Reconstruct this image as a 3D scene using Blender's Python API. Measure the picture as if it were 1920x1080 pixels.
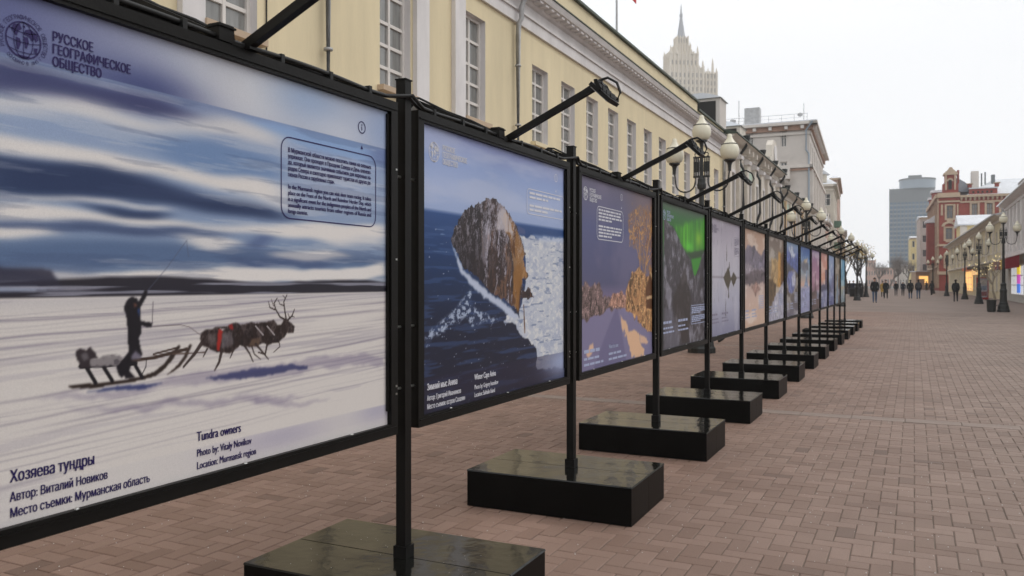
import bpy, bmesh, math, random
import numpy as np
from mathutils import Vector, Matrix

for o in list(bpy.data.objects):
    bpy.data.objects.remove(o)
scene = bpy.context.scene
C = scene.collection
R = math.radians
rnd = random.Random(7)

# ------------------------------------------------------------------ camera, sky, sun, exposure
YAW = math.atan(754 / 1536.0)
CT, ST = math.cos(YAW), math.sin(YAW)
FPX, HZ, EYE = 1536.0, 530.0, 1.5
cam_d = bpy.data.cameras.new('camera')
cam = bpy.data.objects.new('camera', cam_d)
C.objects.link(cam)
cam.location = (0, 0, EYE)
cam.rotation_euler = (R(90), 0, YAW)
cam_d.sensor_width = 36
cam_d.lens = 28.8
cam_d.shift_y = -10 / 1920
cam_d.clip_start = 0.05
cam_d.clip_end = 3000
cam_d.dof.use_dof = True
cam_d.dof.focus_distance = 4.6
cam_d.dof.aperture_fstop = 5.6
scene.camera = cam

SUN_EL, SUN_AZ = 48, 62          # elevation; azimuth measured from +Y towards +X
world = bpy.data.worlds.new('World')
scene.world = world
world.use_nodes = True
wn = world.node_tree
for n in list(wn.nodes):
    wn.nodes.remove(n)
w_out = wn.nodes.new('ShaderNodeOutputWorld')
w_bg = wn.nodes.new('ShaderNodeBackground')
w_sky = wn.nodes.new('ShaderNodeTexSky')
w_sky.sky_type = 'NISHITA'
w_sky.sun_disc = False
w_sky.sun_elevation = R(SUN_EL)
w_sky.sun_rotation = R(SUN_AZ)
w_sky.dust_density = 4
w_scale = wn.nodes.new('ShaderNodeVectorMath'); w_scale.operation = 'SCALE'
w_scale.inputs['Scale'].default_value = 0.05
w_noise = wn.nodes.new('ShaderNodeTexNoise')
w_noise.inputs['Scale'].default_value = 1.6
w_noise.inputs['Detail'].default_value = 5
w_coord = wn.nodes.new('ShaderNodeTexCoord')
w_map = wn.nodes.new('ShaderNodeMapping')
w_map.inputs['Scale'].default_value = (1, 1, 2.6)
w_ramp = wn.nodes.new('ShaderNodeValToRGB')
w_ramp.color_ramp.elements[0].position = 0.35
w_ramp.color_ramp.elements[0].color = (1.11, 1.125, 1.15, 1)
w_ramp.color_ramp.elements[1].position = 0.62
w_ramp.color_ramp.elements[1].color = (1.22, 1.225, 1.24, 1)
w_mix = wn.nodes.new('ShaderNodeMix'); w_mix.data_type = 'RGBA'
w_mix.inputs['Factor'].default_value = 0.88      # closed cloud over the blue
wl = wn.links.new
wl(w_coord.outputs['Generated'], w_map.inputs['Vector'])
wl(w_map.outputs['Vector'], w_noise.inputs['Vector'])
wl(w_noise.outputs['Fac'], w_ramp.inputs['Fac'])
wl(w_sky.outputs['Color'], w_scale.inputs[0])
wl(w_scale.outputs['Vector'], w_mix.inputs['A'])
wl(w_ramp.outputs['Color'], w_mix.inputs['B'])
wl(w_mix.outputs['Result'], w_bg.inputs['Color'])
w_bg.inputs['Strength'].default_value = 1.0
wl(w_bg.outputs['Background'], w_out.inputs['Surface'])

sun_d = bpy.data.lights.new('sun', 'SUN')
sun_d.energy = 0.8
sun_d.angle = R(40)
sun_d.color = (1.0, 0.96, 0.9)
sun = bpy.data.objects.new('sun', sun_d)
C.objects.link(sun)
_sd = Vector((math.sin(R(SUN_AZ)) * math.cos(R(SUN_EL)), math.cos(R(SUN_AZ)) * math.cos(R(SUN_EL)), math.sin(R(SUN_EL))))
sun.rotation_euler = _sd.to_track_quat('Z', 'Y').to_euler()
sun.location = (20, -10, 40)

scene.view_settings.view_transform = 'Standard'
scene.view_settings.look = 'None'
scene.view_settings.gamma = 1
scene.view_settings.use_curve_mapping = False
scene.view_settings.exposure = 0.14

# ------------------------------------------------------------------ measuring helpers
def ray(px):
    k = (px - 960) / FPX
    return Vector((k * CT - ST, k * ST + CT))          # (lateral, along) per metre of depth

def at(px, d):
    r = ray(px)
    return (r.x * d, r.y * d)

def height(py, d):
    return EYE + (HZ - py) / FPX * d

def hit(px, O, U):
    """distance u along the ground line O + u U under picture column px, and the depth there"""
    r = ray(px)
    d = (O[0] * U[1] - O[1] * U[0]) / (r.x * U[1] - r.y * U[0])
    u = (r.x * d - O[0]) * U[0] + (r.y * d - O[1]) * U[1]
    return u, d

# ------------------------------------------------------------------ materials
MATS = {}
def mat(name, col, rough=0.6, metal=0.0, var=0.0, vscale=3.0, bump=0.0, bscale=40.0, spec=0.5, emit=None, estr=0.0, coat=0.0, stretch=(1, 1, 1), dirt=None):
    if name in MATS:
        return MATS[name]
    m = bpy.data.materials.new(name)
    m.use_nodes = True
    nt = m.node_tree
    b = nt.nodes['Principled BSDF']
    b.inputs['Base Color'].default_value = (*col, 1)
    b.inputs['Roughness'].default_value = rough
    b.inputs['Metallic'].default_value = metal
    b.inputs['Specular IOR Level'].default_value = spec
    b.inputs['Coat Weight'].default_value = coat
    if emit:
        b.inputs['Emission Color'].default_value = (*emit, 1)
        b.inputs['Emission Strength'].default_value = estr
    if var or bump:
        tc = nt.nodes.new('ShaderNodeTexCoord')
        mp = nt.nodes.new('ShaderNodeMapping')
        mp.inputs['Scale'].default_value = stretch
        nt.links.new(tc.outputs['Object'], mp.inputs['Vector'])
    if var:
        nz = nt.nodes.new('ShaderNodeTexNoise')
        nz.inputs['Scale'].default_value = vscale
        nz.inputs['Detail'].default_value = 6
        nz.inputs['Roughness'].default_value = 0.65
        nt.links.new(mp.outputs['Vector'], nz.inputs['Vector'])
        rp = nt.nodes.new('ShaderNodeValToRGB')
        rp.color_ramp.elements[0].position = 0.3
        rp.color_ramp.elements[1].position = 0.7
        lo = dirt if dirt else tuple(max(0, c * (1 - var)) for c in col)
        rp.color_ramp.elements[0].color = (*lo, 1)
        rp.color_ramp.elements[1].color = (*[min(1, c * (1 + var * 0.5)) for c in col], 1)
        nt.links.new(nz.outputs['Fac'], rp.inputs['Fac'])
        nt.links.new(rp.outputs['Color'], b.inputs['Base Color'])
    if bump:
        nb = nt.nodes.new('ShaderNodeTexNoise')
        nb.inputs['Scale'].default_value = bscale
        nb.inputs['Detail'].default_value = 4
        nt.links.new(mp.outputs['Vector'], nb.inputs['Vector'])
        bp = nt.nodes.new('ShaderNodeBump')
        bp.inputs['Strength'].default_value = bump
        bp.inputs['Distance'].default_value = 0.02
        nt.links.new(nb.outputs['Fac'], bp.inputs['Height'])
        nt.links.new(bp.outputs['Normal'], b.inputs['Normal'])
    MATS[name] = m
    return m

def srgb(r, g, b):
    f = lambda c: ((c / 255 + 0.055) / 1.055) ** 2.4 if c > 10 else c / 255 / 12.92
    return (f(r), f(g), f(b))

black_steel = mat('black_steel', (0.0055, 0.0048, 0.0042), 0.45, 0.0, 0.35, 9, 0.05, 60, spec=0.16)
black_cable = mat('black_cable', (0.008, 0.008, 0.008), 0.5, spec=0.3)
bright_metal = mat('bright_metal', (0.65, 0.65, 0.62), 0.3, 1.0)
zinc = mat('zinc', (0.42, 0.42, 0.42), 0.5, 0.3, 0.25, 4)
yellow_plaster = mat('yellow_plaster', (0.71, 0.605, 0.40), 0.85, 0, 0.13, 1.3, 0.15, 30, stretch=(1, 1, .16))
white_plaster = mat('white_plaster', (0.70, 0.67, 0.66), 0.8, 0, 0.16, 1.6, stretch=(1, 1, .3))
green_roof = mat('green_roof', (0.035, 0.05, 0.032), 0.55, 0, 0.3, 2)
cream_stucco = mat('cream_stucco', (0.64, 0.585, 0.51), 0.85, 0, 0.16, 1.2)
grey_stone = mat('grey_stone', (0.60, 0.55, 0.505), 0.85, 0, 0.14, 0.5)
grey_trim = mat('grey_trim', (0.66, 0.61, 0.56), 0.85, 0, 0.12, 0.8)
rust_trim = mat('rust_trim', (0.45, 0.29, 0.22), 0.85, 0, 0.2, 1)
snow = mat('snow', (0.70, 0.72, 0.75), 0.9, 0, 0.16, 0.8, 0.3, 6)
silver_sheet = mat('silver_sheet', (0.62, 0.65, 0.68), 0.22, 0.9)
glass = mat('window_glass', (0.085, 0.09, 0.09), 0.06, 0.0, 0.5, 0.8, spec=0.9)
glass_pale = mat('window_glass_curtained', (0.22, 0.22, 0.21), 0.08, 0.0, 0.35, 2.5, spec=0.8, stretch=(3, 3, .4))
frame_white = mat('frame_white', (0.66, 0.62, 0.58), 0.5)
frame_brown = mat('frame_brown', (0.16, 0.10, 0.07), 0.5)
lamp_globe = mat('lamp_globe', (0.70, 0.66, 0.52), 0.22, 0, 0.05, 5, spec=0.5)
iron = mat('cast_iron', (0.016, 0.017, 0.016), 0.45, 0, 0.3, 12)
brick_red = mat('brick_red', (0.30, 0.065, 0.045), 0.85, 0, 0.22, 0.8)
sand_trim = mat('sand_trim', (0.50, 0.38, 0.27), 0.85, 0, 0.15, 1)
pale_wall = mat('pale_wall', (0.55, 0.50, 0.42), 0.85, 0, 0.14, 0.7)
yellow_wall2 = mat('yellow_wash', (0.68, 0.55, 0.27), 0.85, 0, 0.1, 0.7)
pink_wall = mat('pink_wash', (0.56, 0.38, 0.31), 0.85, 0, 0.1, 0.7)
tower_stone = mat('tower_stone', (0.72, 0.65, 0.54), 0.9, 0, 0.08, 0.05)
spire_grey = mat('spire_grey', (0.36, 0.37, 0.39), 0.6)
tower_blue = mat('tower_glass', (0.05, 0.14, 0.24), 0.25, 0, 0.3, 0.15)
tower_rib = mat('tower_rib', (0.15, 0.165, 0.17), 0.7)
dark_void = mat('dark_void', (0.02, 0.018, 0.016), 0.8)

# ------------------------------------------------------------------ mesh helpers
class MB:
    def __init__(s):
        s.v, s.f, s.m = [], [], []
        s.smooth = False
    def add(s, verts, faces, mi=0):
        k = len(s.v)
        s.v += [tuple(p) for p in verts]
        s.f += [tuple(i + k for i in f) for f in faces]
        s.m += [mi] * len(faces)
    def hexa(s, p, mi=0):           # 8 points: bottom ring 0-3, top ring 4-7
        s.add(p, [(3, 2, 1, 0), (4, 5, 6, 7), (0, 1, 5, 4), (1, 2, 6, 5), (2, 3, 7, 6), (3, 0, 4, 7)], mi)
    def box(s, x0, x1, y0, y1, z0, z1, mi=0):
        s.hexa([(x0, y0, z0), (x1, y0, z0), (x1, y1, z0), (x0, y1, z0), (x0, y0, z1), (x1, y0, z1), (x1, y1, z1), (x0, y1, z1)], mi)
    def fbox(s, F, u0, u1, n0, n1, z0, z1, mi=0):
        P = lambda u, n, z: F.p(u, n, z)
        s.hexa([P(u0, n1, z0), P(u1, n1, z0), P(u1, n0, z0), P(u0, n0, z0), P(u0, n1, z1), P(u1, n1, z1), P(u1, n0, z1), P(u0, n0, z1)], mi)
    def prism(s, pts, off, mi=0):   # closed 3-d polygon swept by vector off
        n = len(pts)
        a = [Vector(p) for p in pts]
        b = [p + Vector(off) for p in a]
        s.add(a + b, [tuple(range(n - 1, -1, -1)), tuple(range(n, 2 * n))] + [(i, (i + 1) % n, n + (i + 1) % n, n + i) for i in range(n)], mi)
    def lathe(s, prof, cx=0, cy=0, z=0, seg=16, mi=0):
        v, f = [], []
        for r, h in prof:
            for i in range(seg):
                a = 2 * math.pi * i / seg
                v.append((cx + r * math.cos(a), cy + r * math.sin(a), z + h))
        for j in range(len(prof) - 1):
            for i in range(seg):
                k = (i + 1) % seg
                f.append((j * seg + i, j * seg + k, (j + 1) * seg + k, (j + 1) * seg + i))
        f.append(tuple(range(seg - 1, -1, -1)))
        f.append(tuple((len(prof) - 1) * seg + i for i in range(seg)))
        s.add(v, f, mi)
    def tube(s, pts, r, seg=8, mi=0):
        pts = [Vector(p) for p in pts]
        rs = r if isinstance(r, (list, tuple)) else [r] * len(pts)
        v, f = [], []
        for i, p in enumerate(pts):
            t = (pts[min(i + 1, len(pts) - 1)] - pts[max(i - 1, 0)]).normalized()
            a = t.cross(Vector((0, 0, 1)))
            if a.length < 1e-3:
                a = t.cross(Vector((1, 0, 0)))
            a.normalize()
            b = a.cross(t)
            for j in range(seg):
                w = 2 * math.pi * j / seg
                v.append(p + (a * math.cos(w) + b * math.sin(w)) * rs[i])
        n = len(pts)
        for i in range(n - 1):
            for j in range(seg):
                k = (j + 1) % seg
                f.append((i * seg + j, i * seg + k, (i + 1) * seg + k, (i + 1) * seg + j))
        f.append(tuple(range(seg - 1, -1, -1)))
        f.append(tuple((n - 1) * seg + j for j in range(seg)))
        s.add(v, f, mi)
    def beam(s, a, b, w, h, mi=0):  # rectangular bar from a to b
        a, b = Vector(a), Vector(b)
        t = (b - a).normalized()
        q = t.cross(Vector((0, 0, 1)))
        if q.length < 1e-3:
            q = Vector((1, 0, 0))
        q.normalize()
        r = q.cross(t)
        q *= w / 2; r *= h / 2
        s.hexa([a - q - r, a + q - r, b + q - r, b - q - r, a - q + r, a + q + r, b + q + r, b - q + r], mi)

class Frame:                        # a facade's own axes: u along it, n outwards, z up
    def __init__(s, O, U, N):
        s.O, s.U, s.N = Vector(O), Vector(U), Vector(N)
    def p(s, u, n, z):
        q = s.O + s.U * u + s.N * n
        return (q.x, q.y, z)

ROOT = {}
def mesh_of(name, mb, mats, off=(0, 0, 0), smooth=False):
    me = bpy.data.meshes.new(name)
    ox, oy, oz = off
    me.from_pydata([(x - ox, y - oy, z - oz) for x, y, z in mb.v], [], mb.f)
    for m in (mats if isinstance(mats, (list, tuple)) else [mats]):
        me.materials.append(m)
    me.polygons.foreach_set('material_index', mb.m)
    if smooth:
        me.polygons.foreach_set('use_smooth', [True] * len(me.polygons))
    me.update()
    bm = bmesh.new(); bm.from_mesh(me)
    bmesh.ops.recalc_face_normals(bm, faces=bm.faces)
    bm.to_mesh(me); bm.free()
    return me

def link(name, data, parent=None):
    o = bpy.data.objects.new(name, data)
    C.objects.link(o)
    if parent is not None:
        o.parent = parent
        ROOT[o] = ROOT.get(parent, (0, 0, 0))
    return o

def obj(name, mb, mats, parent=None, smooth=False):
    off = ROOT.get(parent, (0, 0, 0)) if parent is not None else (0, 0, 0)
    return link(name, mesh_of(name, mb, mats, off, smooth), parent)

def tag(o, label, cat, group=None):
    o['label'] = label; o['category'] = cat
    if group:
        o['group'] = group
    return o

def thing(name, label, cat, loc=(0, 0, 0), group=None):
    o = bpy.data.objects.new(name, None)
    C.objects.link(o)
    o.empty_display_size = 0.3
    o.location = loc
    ROOT[o] = tuple(loc)
    return tag(o, label, cat, group)

def structure(name, mb, mats):
    o = obj(name, mb, mats)
    o['kind'] = 'structure'
    return o

def copy_tree(o, parent=None):
    c = o.copy()
    C.objects.link(c)
    c.parent = parent
    for ch in o.children:
        copy_tree(ch, c)
    return c

from mathutils.geometry import delaunay_2d_cdt
def text_geo(txt, size, width=None, sx=0.82, weight=0.0):
    """outline lettering as flat faces, one layer per contour; width squeezes or stretches it to that length"""
    cu = bpy.data.curves.new('lettering', 'FONT')
    cu.body = txt
    cu.size = size
    ob = bpy.data.objects.new('lettering', cu)
    C.objects.link(ob)
    dg = bpy.context.evaluated_depsgraph_get()
    cv = ob.evaluated_get(dg).to_curve(dg)
    loops = []
    for sp in cv.splines:
        P = []
        if sp.type == 'BEZIER':
            bp = sp.bezier_points
            n = len(bp)
            for i in range(n):
                a, b = bp[i], bp[(i + 1) % n]
                p0, p1, p2, p3 = a.co, a.handle_right, b.handle_left, b.co
                straight = (p1 - p0).cross(p3 - p0).length < 1e-7 and (p2 - p0).cross(p3 - p0).length < 1e-7
                for t in ((0,) if straight else (0, .34, .67)):
                    q = p0 * (1 - t) ** 3 + p1 * 3 * t * (1 - t) ** 2 + p2 * 3 * t * t * (1 - t) + p3 * t ** 3
                    P.append((q.x, q.y))
        else:
            P = [(q.co.x, q.co.y) for q in sp.points]
        Q = [p for k, p in enumerate(P) if abs(p[0] - P[k - 1][0]) + abs(p[1] - P[k - 1][1]) > 1e-7]
        if len(Q) > 2:
            loops.append(Q)
    bpy.data.objects.remove(ob); bpy.data.curves.remove(cu)
    if not loops:
        return [], []
    co, ed = [], []
    for P in loops:
        k = len(co)
        co += [Vector(p) for p in P]
        ed += [(k + q, k + (q + 1) % len(P)) for q in range(len(P))]
    r_ = delaunay_2d_cdt(co, ed, [], 0, 1e-6)
    pv_ = np.array([(p.x, p.y) for p in r_[0]]); tr_ = np.array(r_[2])
    cen = pv_[tr_].mean(1)
    wind = np.zeros(len(cen), int)                    # non-zero winding keeps overlapping strokes filled
    for a, b in ed:
        (x0, y0), (x1, y1) = co[a], co[b]
        if y0 == y1:
            continue
        hitm = ((y0 <= cen[:, 1]) != (y1 <= cen[:, 1])) & (cen[:, 0] < x0 + (cen[:, 1] - y0) * (x1 - x0) / (y1 - y0))
        wind[hitm] += 1 if y1 > y0 else -1
    vs = [(x, y, 0.0) for x, y in pv_]
    fs = [tuple(int(q) for q in t) for t in tr_[wind != 0]]
    w = max(v[0] for v in vs)
    k = width / w if width else sx
    return [(x * k, y, z) for x, y, z in vs], fs

# ------------------------------------------------------------------ facades and windows
def facade(name, parent, F, w, z0, z1, openings, depth, mats, u_start=0.0):
    """wall sheet with real openings; reveal faces take the second material"""
    us = sorted({u_start, w} | {a for o in openings for a in o[:2]})
    zs = sorted({z0, z1} | {a for o in openings for a in o[2:4]})
    mb = MB()
    inside = lambda u, z: any(o[0] < u < o[1] and o[2] < z < o[3] for o in openings)
    for i in range(len(us) - 1):
        j = 0
        while j < len(zs) - 1:
            uc = (us[i] + us[i + 1]) / 2
            if inside(uc, (zs[j] + zs[j + 1]) / 2):
                j += 1
                continue
            k = j
            while k + 1 < len(zs) - 1 and not inside(uc, (zs[k + 1] + zs[k + 2]) / 2):
                k += 1
            mb.add([F.p(us[i], 0, zs[j]), F.p(us[i + 1], 0, zs[j]), F.p(us[i + 1], 0, zs[k + 1]), F.p(us[i], 0, zs[k + 1])], [(0, 1, 2, 3)])
            j = k + 1
    mi = 1 if isinstance(mats, (list, tuple)) and len(mats) > 1 else 0
    for (a, b, c, d) in [o[:4] for o in openings]:
        for q in (((a, 0, c), (a, 0, d), (a, -depth, d), (a, -depth, c)), ((b, 0, c), (b, -depth, c), (b, -depth, d), (b, 0, d)),
                  ((a, 0, d), (b, 0, d), (b, -depth, d), (a, -depth, d)), ((a, 0, c), (a, -depth, c), (b, -depth, c), (b, 0, c))):
            mb.add([F.p(*p) for p in q], [(0, 1, 2, 3)], mi)
    off = ROOT.get(parent, (0, 0, 0))
    me = bpy.data.meshes.new(name)
    me.from_pydata([(x - off[0], y - off[1], z - off[2]) for x, y, z in mb.v], [], mb.f)
    for m in (mats if isinstance(mats, (list, tuple)) else [mats]):
        me.materials.append(m)
    me.polygons.foreach_set('material_index', mb.m)
    return link(name, me, parent)

def window(parent, F, a, b, c, d, depth, cols=2, rows=(0.5,), bar=0.06, fm=None, gm=None, split=False, sill=None, name='window'):
    """frame bars, recessed panes and an optional sill in one opening; rows = heights of the glazing bars as shares"""
    fm, gm = fm or frame_white, gm or glass
    n0, n1 = -depth - 0.04, -depth + 0.05
    mb = MB()
    mb.fbox(F, a, a + bar, n0, n1, c, d); mb.fbox(F, b - bar, b, n0, n1, c, d)
    mb.fbox(F, a + bar, b - bar, n0, n1, c, c + bar); mb.fbox(F, a + bar, b - bar, n0, n1, d - bar, d)
    us = [a + bar + (b - a - 2 * bar) * i / cols for i in range(cols + 1)]
    zs = [c + bar] + [c + (d - c) * r for r in rows] + [d - bar]
    t = bar * 0.45
    for u in us[1:-1]:
        mb.fbox(F, u - t, u + t, n0 + .01, n1 - .01, c + bar, d - bar)
    for z in zs[1:-1]:
        mb.fbox(F, a + bar, b - bar, n0 + .014, n1 - .014, z - t, z + t)
    w = obj(name, mb, fm, parent)
    ng = -depth
    if split:
        for i in range(cols):
            for j in range(len(zs) - 1):
                g = MB()
                e = 0.004
                g.fbox(F, us[i] + e, us[i + 1] - e, ng - .012 + rnd.uniform(-.004, .004), ng, zs[j] + e, zs[j + 1] - e)
                obj('pane', g, gm, w)
    else:
        g = MB(); g.fbox(F, a + bar * .5, b - bar * .5, ng - .02, ng, c + bar * .5, d - bar * .5)
        obj('pane', g, gm, w)
    if sill:
        s = MB(); s.fbox(F, a - .08, b + .08, -0.02, 0.14, c - 0.10, c - 0.004)
        obj('sill', s, sill, w)
    return w

def solid(name, parent, F, u0, u1, n0, n1, z0, z1, m):
    mb = MB(); mb.fbox(F, u0, u1, n0, n1, z0, z1)
    return obj(name, mb, m, parent)

# ================================================================== the setting: ground and paving
g = MB(); g.add([(-1500, -300, -0.06), (1500, -300, -0.06), (1500, 2200, -0.06), (-1500, 2200, -0.06)], [(0, 1, 2, 3)])
structure('ground', g, mat('frozen_ground', (0.20, 0.19, 0.18), 0.9, 0, 0.25, 0.05))

def paver_material():
    m = bpy.data.materials.new('concrete_paver')
    m.use_nodes = True
    nt = m.node_tree; b = nt.nodes['Principled BSDF']
    at_ = nt.nodes.new('ShaderNodeAttribute'); at_.attribute_name = 'tone'
    oi = nt.nodes.new('ShaderNodeObjectInfo')
    ad = nt.nodes.new('ShaderNodeMath'); ad.operation = 'ADD'
    fr = nt.nodes.new('ShaderNodeMath'); fr.operation = 'FRACT'
    rp = nt.nodes.new('ShaderNodeValToRGB')
    e = rp.color_ramp.elements
    e[0].position = 0; e[0].color = (0.188, 0.135, 0.108, 1)
    e[1].position = 1; e[1].color = (0.245, 0.182, 0.150, 1)
    e.new(0.5).color = (0.216, 0.160, 0.131, 1)
    e.new(0.035).color = (0.150, 0.110, 0.090, 1); e.new(0.05).color = (0.195, 0.140, 0.112, 1)
    geo = nt.nodes.new('ShaderNodeNewGeometry')
    nz = nt.nodes.new('ShaderNodeTexNoise'); nz.inputs['Scale'].default_value = 0.7; nz.inputs['Detail'].default_value = 7
    gr = nt.nodes.new('ShaderNodeTexNoise'); gr.inputs['Scale'].default_value = 220; gr.inputs['Detail'].default_value = 2
    mx = nt.nodes.new('ShaderNodeMix'); mx.data_type = 'RGBA'; mx.blend_type = 'MULTIPLY'; mx.inputs['Factor'].default_value = 1
    mr = nt.nodes.new('ShaderNodeMapRange'); mr.inputs[1].default_value = .3; mr.inputs[2].default_value = .7; mr.inputs[3].default_value = .86; mr.inputs[4].default_value = 1.10
    mr2 = nt.nodes.new('ShaderNodeMapRange'); mr2.inputs[1].default_value = .3; mr2.inputs[2].default_value = .7; mr2.inputs[3].default_value = .86; mr2.inputs[4].default_value = 1.12
    mu = nt.nodes.new('ShaderNodeMath'); mu.operation = 'MULTIPLY'
    L = nt.links.new
    L(at_.outputs['Fac'], ad.inputs[0]); L(oi.outputs['Random'], ad.inputs[1]); L(ad.outputs[0], fr.inputs[0]); L(fr.outputs[0], rp.inputs['Fac'])
    L(geo.outputs['Position'], nz.inputs['Vector']); L(geo.outputs['Position'], gr.inputs['Vector'])
    L(nz.outputs['Fac'], mr.inputs[0]); L(gr.outputs['Fac'], mr2.inputs[0]); st_ = nt.nodes.new('ShaderNodeTexNoise'); st_.inputs['Scale'].default_value = .33; st_.inputs['Detail'].default_value = 8; st_.inputs['Roughness'].default_value = .7; L(geo.outputs['Position'], st_.inputs['Vector']); ms = nt.nodes.new('ShaderNodeMapRange'); ms.inputs[1].default_value = .52; ms.inputs[2].default_value = .66; ms.inputs[3].default_value = 1.0; ms.inputs[4].default_value = .84; L(st_.outputs['Fac'], ms.inputs[0]); m3 = nt.nodes.new('ShaderNodeMath'); m3.operation = 'MULTIPLY'; L(mr.outputs[0], m3.inputs[0]); L(ms.outputs[0], m3.inputs[1]); L(m3.outputs[0], mu.inputs[0]); L(mr2.outputs[0], mu.inputs[1])
    sx_ = nt.nodes.new('ShaderNodeSeparateXYZ'); L(geo.outputs['Position'], sx_.inputs[0])
    wob = nt.nodes.new('ShaderNodeMath'); wob.operation = 'MULTIPLY_ADD'; wob.inputs[1].default_value = 2.4
    L(nz.outputs['Fac'], wob.inputs[0]); L(sx_.outputs['X'], wob.inputs[2])
    wr_ = nt.nodes.new('ShaderNodeMapRange'); wr_.inputs[1].default_value = -.9; wr_.inputs[2].default_value = 2.6; wr_.inputs[3].default_value = .55; wr_.inputs[4].default_value = 0
    L(wob.outputs[0], wr_.inputs[0])
    red = nt.nodes.new('ShaderNodeMix'); red.data_type = 'RGBA'; red.blend_type = 'MULTIPLY'
    red.inputs['B'].default_value = (1.16, .90, .80, 1)
    L(wr_.outputs[0], red.inputs['Factor']); L(rp.outputs['Color'], red.inputs['A'])
    L(red.outputs['Result'], mx.inputs['A']); L(mu.outputs[0], mx.inputs['B']); L(mx.outputs['Result'], b.inputs['Base Color'])
    bp = nt.nodes.new('ShaderNodeBump'); bp.inputs['Strength'].default_value = 0.25; bp.inputs['Distance'].default_value = 0.004
    L(gr.outputs['Fac'], bp.inputs['Height']); L(bp.outputs['Normal'], b.inputs['Normal'])
    b.inputs['Roughness'].default_value = 0.72
    b.inputs['Specular IOR Level'].default_value = 0.35
    return m
paver_mat = paver_material()
PAVE_END = 46.0
g = MB()
g.add([(-9.2, -4, -.007), (7.6, -4, -.007), (7.6, PAVE_END, -.007), (-9.2, PAVE_END, -.007)], [(0, 1, 2, 3)])
pavement = structure('pavement', g, mat('sand_joint', (0.19, 0.15, 0.12), 0.95, 0, 0.25, 2))
g = MB()
g.add([(-14, PAVE_END, -.002), (10, PAVE_END, -.002), (8, 170, -.002), (-30, 330, -.002), (-45, 330, -.002), (-26, 150, -.002)], [(0, 1, 2, 3, 4, 5)])
structure('street_paving', g, mat('far_paving', (0.235, 0.178, 0.150), 0.8, 0, 0.2, 0.35, spec=0.3))

BW, JOINT = 0.106, 0.005
bands = [9.9, 19.9, 29.9, 39.9]
def brick_ring(x0, x1, y0, y1, z):
    e, c, lo = JOINT / 2, 0.005, -0.0068
    X0, X1, Y0, Y1 = x0 + e, x1 - e, y0 + e, y1 - e
    return [(X0, Y0, lo), (X1, Y0, lo), (X1, Y1, lo), (X0, Y1, lo), (X0, Y0, z - .004), (X1, Y0, z - .004), (X1, Y1, z - .004), (X0, Y1, z - .004),
            (X0 + c, Y0 + c, z), (X1 - c, Y0 + c, z), (X1 - c, Y1 - c, z), (X0 + c, Y1 - c, z)]
BF = [(0, 1, 5, 4), (1, 2, 6, 5), (2, 3, 7, 6), (3, 0, 4, 7), (4, 5, 9, 8), (5, 6, 10, 9), (6, 7, 11, 10), (7, 4, 8, 11), (8, 9, 10, 11)]
bricks = []
for ix in range(int(-9.1 / BW), int(7.5 / BW)):
    for iy in range(int(0.4 / BW), int(PAVE_END / BW)):
        r = (ix - iy) % 4
        x0, y0 = ix * BW, iy * BW
        if r == 0:
            x1, y1 = x0 + 2 * BW, y0 + BW
        elif r == 3:
            x1, y1 = x0 + BW, y0 + 2 * BW
        else:
            continue
        xc, yc = (x0 + x1) / 2, (y0 + y1) / 2
        d = -xc * ST + yc * CT
        if d < 1.2:
            continue
        k = (xc * CT + yc * ST) / d
        if not (-0.625 - 1.6 / d < k < 0.625 + 1.6 / d):
            continue
        for tb in bands:
            if y0 < tb - .13 < y1: y1 = tb - .13
            if y0 < tb + .13 < y1: y0 = tb + .13
            if y0 >= tb - .131 and y1 <= tb + .131: y1 = y0
        if y1 - y0 < 0.02:
            continue
        vis = (not (xc < -2.4 and d < 6)) and abs(k) < .62 and d * .34 > 1.5 * .98 - 10 and EYE / d < (1080 - HZ) / FPX
        bricks.append((d if vis else d + 100, x0, x1, y0, y1))
bricks.sort()
shared = {}
for i, (d, x0, x1, y0, y1) in enumerate(bricks[:300]):
    key = (round(x1 - x0, 3), round(y1 - y0, 3))
    if key not in shared:
        me = bpy.data.meshes.new('paver')
        w, h = (x1 - x0) / 2, (y1 - y0) / 2
        me.from_pydata(brick_ring(-w, w, -h, h, 0), [], BF)
        me.materials.append(paver_mat)
        shared[key] = me
    o = link('paver', shared[key], pavement)
    o.location = ((x0 + x1) / 2, (y0 + y1) / 2, rnd.uniform(-.0015, .0015))
    o.rotation_euler = (rnd.uniform(-.006, .006), rnd.uniform(-.006, .006), rnd.uniform(-.006, .006))
vs, fs, tone = [], [], []
for (d, x0, x1, y0, y1) in bricks[300:]:
    k = len(vs)
    vs += brick_ring(x0, x1, y0, y1, rnd.uniform(-.0018, .0018))
    fs += [tuple(i + k for i in f) for f in BF]
    tone += [rnd.random()] * 12
me = bpy.data.meshes.new('paver_field')
me.from_pydata(vs, [], fs)
me.attributes.new('tone', 'FLOAT', 'POINT').data.foreach_set('value', tone)
me.materials.append(paver_mat)
o = link('paver_field', me, pavement)
o['kind'] = 'stuff'
slab_mat = mat('slab_concrete', (0.242, 0.186, 0.156), 0.8, 0, 0.18, 3, 0.2, 120)
moss = mat('slab_edge_strip', (0.22, 0.20, 0.165), 0.9, 0, 0.3, 5)
for tb in bands:
    x = -9.0
    while x < 7.3:
        mb = MB()
        mb.v = brick_ring(-.27, .27, -.126, .126, 0.001); mb.f = list(BF); mb.m = [0] * 9
        o = link('slab', mesh_of('slab', mb, slab_mat) if 'slab' not in shared else shared['slab'], pavement)
        shared['slab'] = o.data
        o.location = (x, tb, rnd.uniform(-.001, .002))
        x += 0.54

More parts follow.
